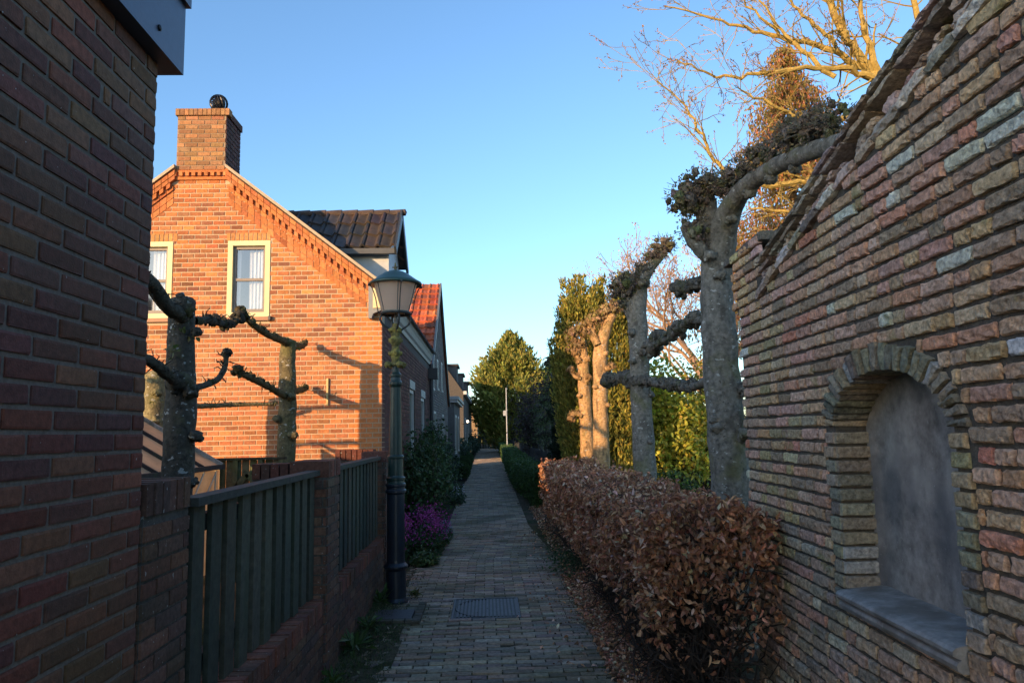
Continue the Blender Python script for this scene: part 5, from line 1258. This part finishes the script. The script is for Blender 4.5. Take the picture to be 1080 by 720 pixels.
def flowers(name, x, y, rx, ry, h, nl, nf, lc, fc, fs, label, stems=40):
    t = thing(name, (x,y,0), label, 'flowers'); m = MB(); heads = []
    for i in range(stems):
        a = rng.uniform(0,2*math.pi); q = rng.random()**.5; b = A(x+math.cos(a)*rx*q*.9, y+math.sin(a)*ry*q*.9, 0); e = b+A(rng.normal(0,.04), rng.normal(0,.04), h*rng.uniform(.6,1.05)*(1-.3*q)); tube(m, [b,(b+e)/2+rng.normal(0,.01,3),e], [.004,.0035,.002], 4, (.07,.10,.05)); heads.append(e)
    m.build('stems', M['leaf'], t)
    m = MB(); k = nl; a = rng.uniform(0,2*math.pi,k); q = rng.random(k)**.5; P = np.stack([x+np.cos(a)*rx*q, y+np.sin(a)*ry*q, h*.75*rng.random(k)*(1-.5*q)+.02], 1)
    leaves(m, P, unit(rdir(k)*A(1,1,.5)+A(0,0,.1)), unit(A(0,0,1)+rdir(k)*.5), rng.uniform(.04,.08,k), rng.uniform(.025,.05,k), pick(lc, k, .2)); m.build('leaves', M['leaf'], t)
    m = MB(); H = np.array(heads); P = H[rng.integers(0, len(H), nf)]+rng.normal(0,1,(nf,3))*A(.028,.028,.05)*(h/.5+.3); leaves(m, P, unit(rdir(nf)+A(0,0,.2)), rdir(nf), fs, fs*.9, pick(fc, nf, .15), .1, .15); m.build('blossoms', M['petal'], t)
MG = [(.40,.06,.26),(.48,.10,.34),(.30,.04,.20)]; GL = [(.045,.085,.03),(.06,.10,.035)]
flowers('honesty_flowers', -.84, 10.2, .24, .60, .60, 900, 900, GL, MG, .026, 'tall magenta honesty flowers right beside the lamp post base', 34)
flowers('honesty_flowers', -1.12, 9.6, .10, .4, .66, 400, 420, GL, MG, .026, 'magenta flowers half hidden behind the lamp post', 18)
flowers('honesty_flowers', -.98, 11.6, .2, .5, .60, 500, 380, GL, MG, .026, 'sparser magenta flowers under the big dark shrub', 18)
flowers('forget_me_nots', -.70, 11.3, .12, .8, .26, 900, 900, GL, [(.22,.27,.42),(.3,.34,.45)], .013, 'small pale blue flowers edging the path beside the magenta ones', 60)
flowers('leafy_perennial', -.80, 9.35, .16, .22, .22, 420, 22, [(.07,.12,.04),(.09,.14,.045)], [(.6,.6,.5)], .015, 'low clump of broad green leaves in front of the magenta flowers', 20)
flowers('pale_flowering_plant', -.70, 17.2, .16, .5, .45, 500, 60, [(.06,.10,.05),(.08,.12,.06)], [(.55,.55,.6)], .035, 'pale flowering plant leaning over the path edge below the box balls', 20)
def weed(x, y, s, label, cols=((.06,.11,.03),(.09,.14,.035)), n=46):
    t = thing('weed_plant', (x,y,0), label, 'weed', 'weeds rooted at the foot of the left garden wall'); m = MB(); a = rng.uniform(0,2*math.pi,n); el = rng.uniform(.15,1.2,n)
    D = np.stack([np.cos(a)*np.cos(el), np.sin(a)*np.cos(el), np.sin(el)], 1); P = A(x,y,.02)+D*rng.uniform(0,s*.6,(n,1)); leaves(m, P, D+A(0,0,-.1), unit(A(0,0,1)+rdir(n)*.3), rng.uniform(.4,.8,n)*s, rng.uniform(.12,.25,n)*s, pick(cols, n, .2), .2, .4); m.build('leaves', M['leaf'], t)
weed(-1.04, 7.25, .16, 'leafy weed tucked between the lamp post foot and the low wall')
weed(-1.02, 5.75, .19, 'large tufted weed at the foot of the low wall before the middle pier')
weed(-1.0, 6.35, .12, 'small weed at the wall foot between the tufted weed and the lamp')
weed(-1.02, 5.0, .11, 'nearest low weed at the foot of the garden wall')
weed(-.74, 7.55, .08, 'mossy yellowish tuft on the paving right of the lamp post', ((.13,.13,.03),(.10,.12,.03)), 70)
t = thing('weed_plant', (1.0,8.9,0), 'low green weeds in the gap under the beech hedge', 'weed'); m = MB(); k = 500
P = np.stack([rng.normal(.98,.14,k), rng.normal(9.0,.5,k), rng.uniform(.03,.09,k)], 1); leaves(m, P, rdir(k)*A(1,1,.5)+A(0,0,.3), unit(A(0,0,1)+rdir(k)*.4), rng.uniform(.03,.06,k), rng.uniform(.02,.035,k), pick([(.05,.09,.03),(.035,.065,.022)], k, .2)); m.build('leaves', M['leaf'], t)

# grass, moss and litter
m = MB()
def blades(n, xf, yf, L):
    x = xf(n); y = yf(n); P = np.stack([x, y, np.full(n, .006)], 1); D = unit(np.stack([rng.normal(0,.5,n), rng.normal(0,.5,n), rng.uniform(.5,1.3,n)], 1))
    leaves(m, P, D, rdir(n), rng.uniform(.4,1.2,n)*L, .005, pick([(.07,.11,.03),(.10,.12,.035),(.05,.08,.025)], n, .25), .1, .3)
blades(3800, lambda n: -1.09+np.abs(rng.normal(0,.10,n)), lambda n: 3.2+4.6*rng.random(n), .055)
blades(1500, lambda n: -.80+rng.normal(0,.06,n), lambda n: 3.6+3.4*rng.random(n), .022)
blades(1700, lambda n: .84+rng.normal(0,.05,n), lambda n: 3.6+9*rng.random(n), .03)
blades(700, lambda n: .96+rng.normal(0,.07,n), lambda n: rng.normal(10.8,.9,n), .05)
n = 5200; x = np.where(rng.random(n) < .5, -.93+np.abs(rng.normal(0,.10,n)), .80-np.abs(rng.normal(0,.10,n))); row_ = rng.integers(20, 150, n); y = 1.2+row_*.079+rng.normal(0,.005,n)
leaves(m, np.stack([x, y, np.full(n, .0)], 1), unit(rdir(n)*A(1,.4,.3)+A(0,0,.5)), rdir(n), rng.uniform(.006,.016,n), .007, pick([(.09,.11,.03),(.12,.12,.04),(.06,.08,.025)], n, .25), .1, .3)
tag(m.build('grass_tufts', M['leaf']), 'grass and moss growing along both edges of the brick path', 'grass', kind='stuff')
m = MB()
def lit(n, xf, yf, cols, L=(.02,.05), z=.012):
    P = np.stack([xf(n), yf(n), z+.03*np.clip((xf(n)-.9)/.25, 0, 1)+rng.uniform(0,.015,n)], 1)
    P[:, 2] = z+.034*np.clip((P[:, 0]-.9)/.25, 0, 1)+rng.uniform(0,.018,n)
    leaves(m, P, unit(rdir(n)*A(1,1,.35)), unit(A(0,0,1)+rdir(n)*.5), rng.uniform(*L, n), rng.uniform(L[0]*.55, L[1]*.6, n), pick(cols, n, .25), .35, .4)
LC2 = [tuple(np.array(b)*1.25) for b in BL]+[(.26,.17,.10),(.20,.13,.08)]
lit(9500, lambda n: .80+np.abs(rng.normal(0,.24,n)), lambda n: 2.6+5.8*rng.random(n), LC2, (.025,.06))
lit(2200, lambda n: .84+np.abs(rng.normal(0,.22,n)), lambda n: 8+8*rng.random(n), LC2)
lit(260, lambda n: .62+rng.normal(0,.14,n), lambda n: 3+9*rng.random(n)**1.3, LC2)
lit(620, lambda n: -1.02+np.abs(rng.normal(0,.16,n)), lambda n: 3+6*rng.random(n), [(.13,.10,.06),(.09,.07,.045),(.22,.18,.12)], (.012,.04))
lit(240, lambda n: rng.uniform(-.95,.85,n), lambda n: 3+11*rng.random(n), [(.28,.26,.2),(.15,.12,.07),(.35,.33,.28)], (.006,.018), .008)
tag(m.build('leaf_litter', M['litter']), 'fallen brown leaves scattered under the beech hedge and along the path', 'leaf litter', kind='stuff')

# ================================================================== END OF THE PATH
po = thing('metal_pole', (1.15, 44, 0), 'thin pale pole standing behind the green hedge at the far end', 'pole')
m = MB(); tube(m, [(1.15,44,0),(1.15,44,4.2)], [.04,.03], 10); m.build('shaft', M['white_metal'], po)
m = MB(); box(m, .95, 1.12, 43.95, 44.05, 2.55, 2.85); bar(m, (1.0,44,2.8), (1.2,44,2.9), .04, .04); m.build('small_sign', M['white_metal'], po)
eg = thing('end_fence', (0, 75, 0), 'dark wooden fence and gate closing the far end of the path', 'fence')
m = MB()
for i in range(26): x = -1.6+i*.26; box(m, x, x+.2, 75.5, 75.56, 0, 1.3, (.045,.04,.03))
m.build('boards', M['wood_dark'], eg)
m = MB(); box(m, -.35, -.2, 75.3, 75.45, 0, 2.1, (.08,.075,.06)); box(m, 1.9, 2.05, 75.3, 75.45, 0, 2.1, (.08,.075,.06)); box(m, -.5, 2.3, 75.28, 75.47, 1.95, 2.1, (.03,.03,.03)); m.build('gate_posts', M['wood_dark'], eg)
shrub('far_hedge_mass', 1.5, 72, 1.3, 1.2, 1.0, 1500, [(.03,.055,.025)], 'dark rounded bush in front of the fence at the end of the path', .2, .14, 20)
shrub('far_hedge_mass', -2.2, 71, 2.4, 1.0, 1.0, 1500, [(.03,.055,.028)], 'taller dark bush on the left at the end of the path', .2, .14, 20)
m = MB(); k = 26000   # far wood behind everything, on the horizon
x = rng.uniform(-70, 120, k); hh = 4.5+2.0*np.sin(x*.11)+1.3*np.sin(x*.37+1)
P = np.stack([x, 118+rng.normal(0,2.5,k), hh*rng.random(k)**.7], 1); leaves(m, P, rdir(k), rdir(k), 1.1, .8, pick([(.05,.065,.03),(.07,.08,.035),(.10,.09,.04)], k, .2))
tag(m.build('distant_wood', M['needle']), 'low distant wood along the horizon behind the gardens', 'wood', kind='stuff')

# ================================================================== CAMERA, LIGHT
yaw, pitch, roll = R(2.03), R(6.95), R(1.2)
f = A(math.sin(yaw)*math.cos(pitch), math.cos(yaw)*math.cos(pitch), math.sin(pitch)); r = A(math.cos(yaw), -math.sin(yaw), 0); u = np.cross(r, f)
r2 = math.cos(roll)*r-math.sin(roll)*u; u2 = math.sin(roll)*r+math.cos(roll)*u
cd = bpy.data.cameras.new('camera'); cam = bpy.data.objects.new('camera', cd); COL.objects.link(cam)
cam.matrix_world = Matrix(((r2[0],u2[0],-f[0],0),(r2[1],u2[1],-f[1],0),(r2[2],u2[2],-f[2],1.6),(0,0,0,1)))
cd.sensor_width = 36; cd.lens = 26.0; cd.clip_start = .05; cd.clip_end = 2000
scene.camera = cam
sd_ = A(math.sin(R(SUN_AZ))*math.cos(R(SUN_EL)), math.cos(R(SUN_AZ))*math.cos(R(SUN_EL)), -math.sin(R(SUN_EL)))   # travel direction
sl = bpy.data.lights.new('sun', 'SUN'); so = bpy.data.objects.new('sun', sl); COL.objects.link(so)
so.rotation_euler = Vector(sd_).to_track_quat('-Z', 'Y').to_euler(); so.location = (-5,-5,20)
sl.energy = 2.6; sl.angle = R(.6); sl.color = (1.0, .62, .31)
wd = bpy.data.worlds.new('World'); scene.world = wd; wd.use_nodes = True; nt = wd.node_tree
sk = nt.nodes.new('ShaderNodeTexSky'); sk.sky_type = 'NISHITA'; sk.sun_disc = False
sk.sun_elevation = R(SUN_EL); sk.sun_rotation = R(180+SUN_AZ); sk.altitude = 0; sk.air_density = 1.0; sk.dust_density = .75; sk.ozone_density = 3.2
bg = nt.nodes['Background']; bg.inputs['Strength'].default_value = .15
nt.links.new(sk.outputs[0], bg.inputs['Color'])
vs = scene.view_settings; vs.view_transform = 'Standard'; vs.look = 'None'; vs.gamma = 1; vs.exposure = 1.45
scene.render.engine = 'CYCLES'; scene.render.resolution_x = 1024; scene.render.resolution_y = 682
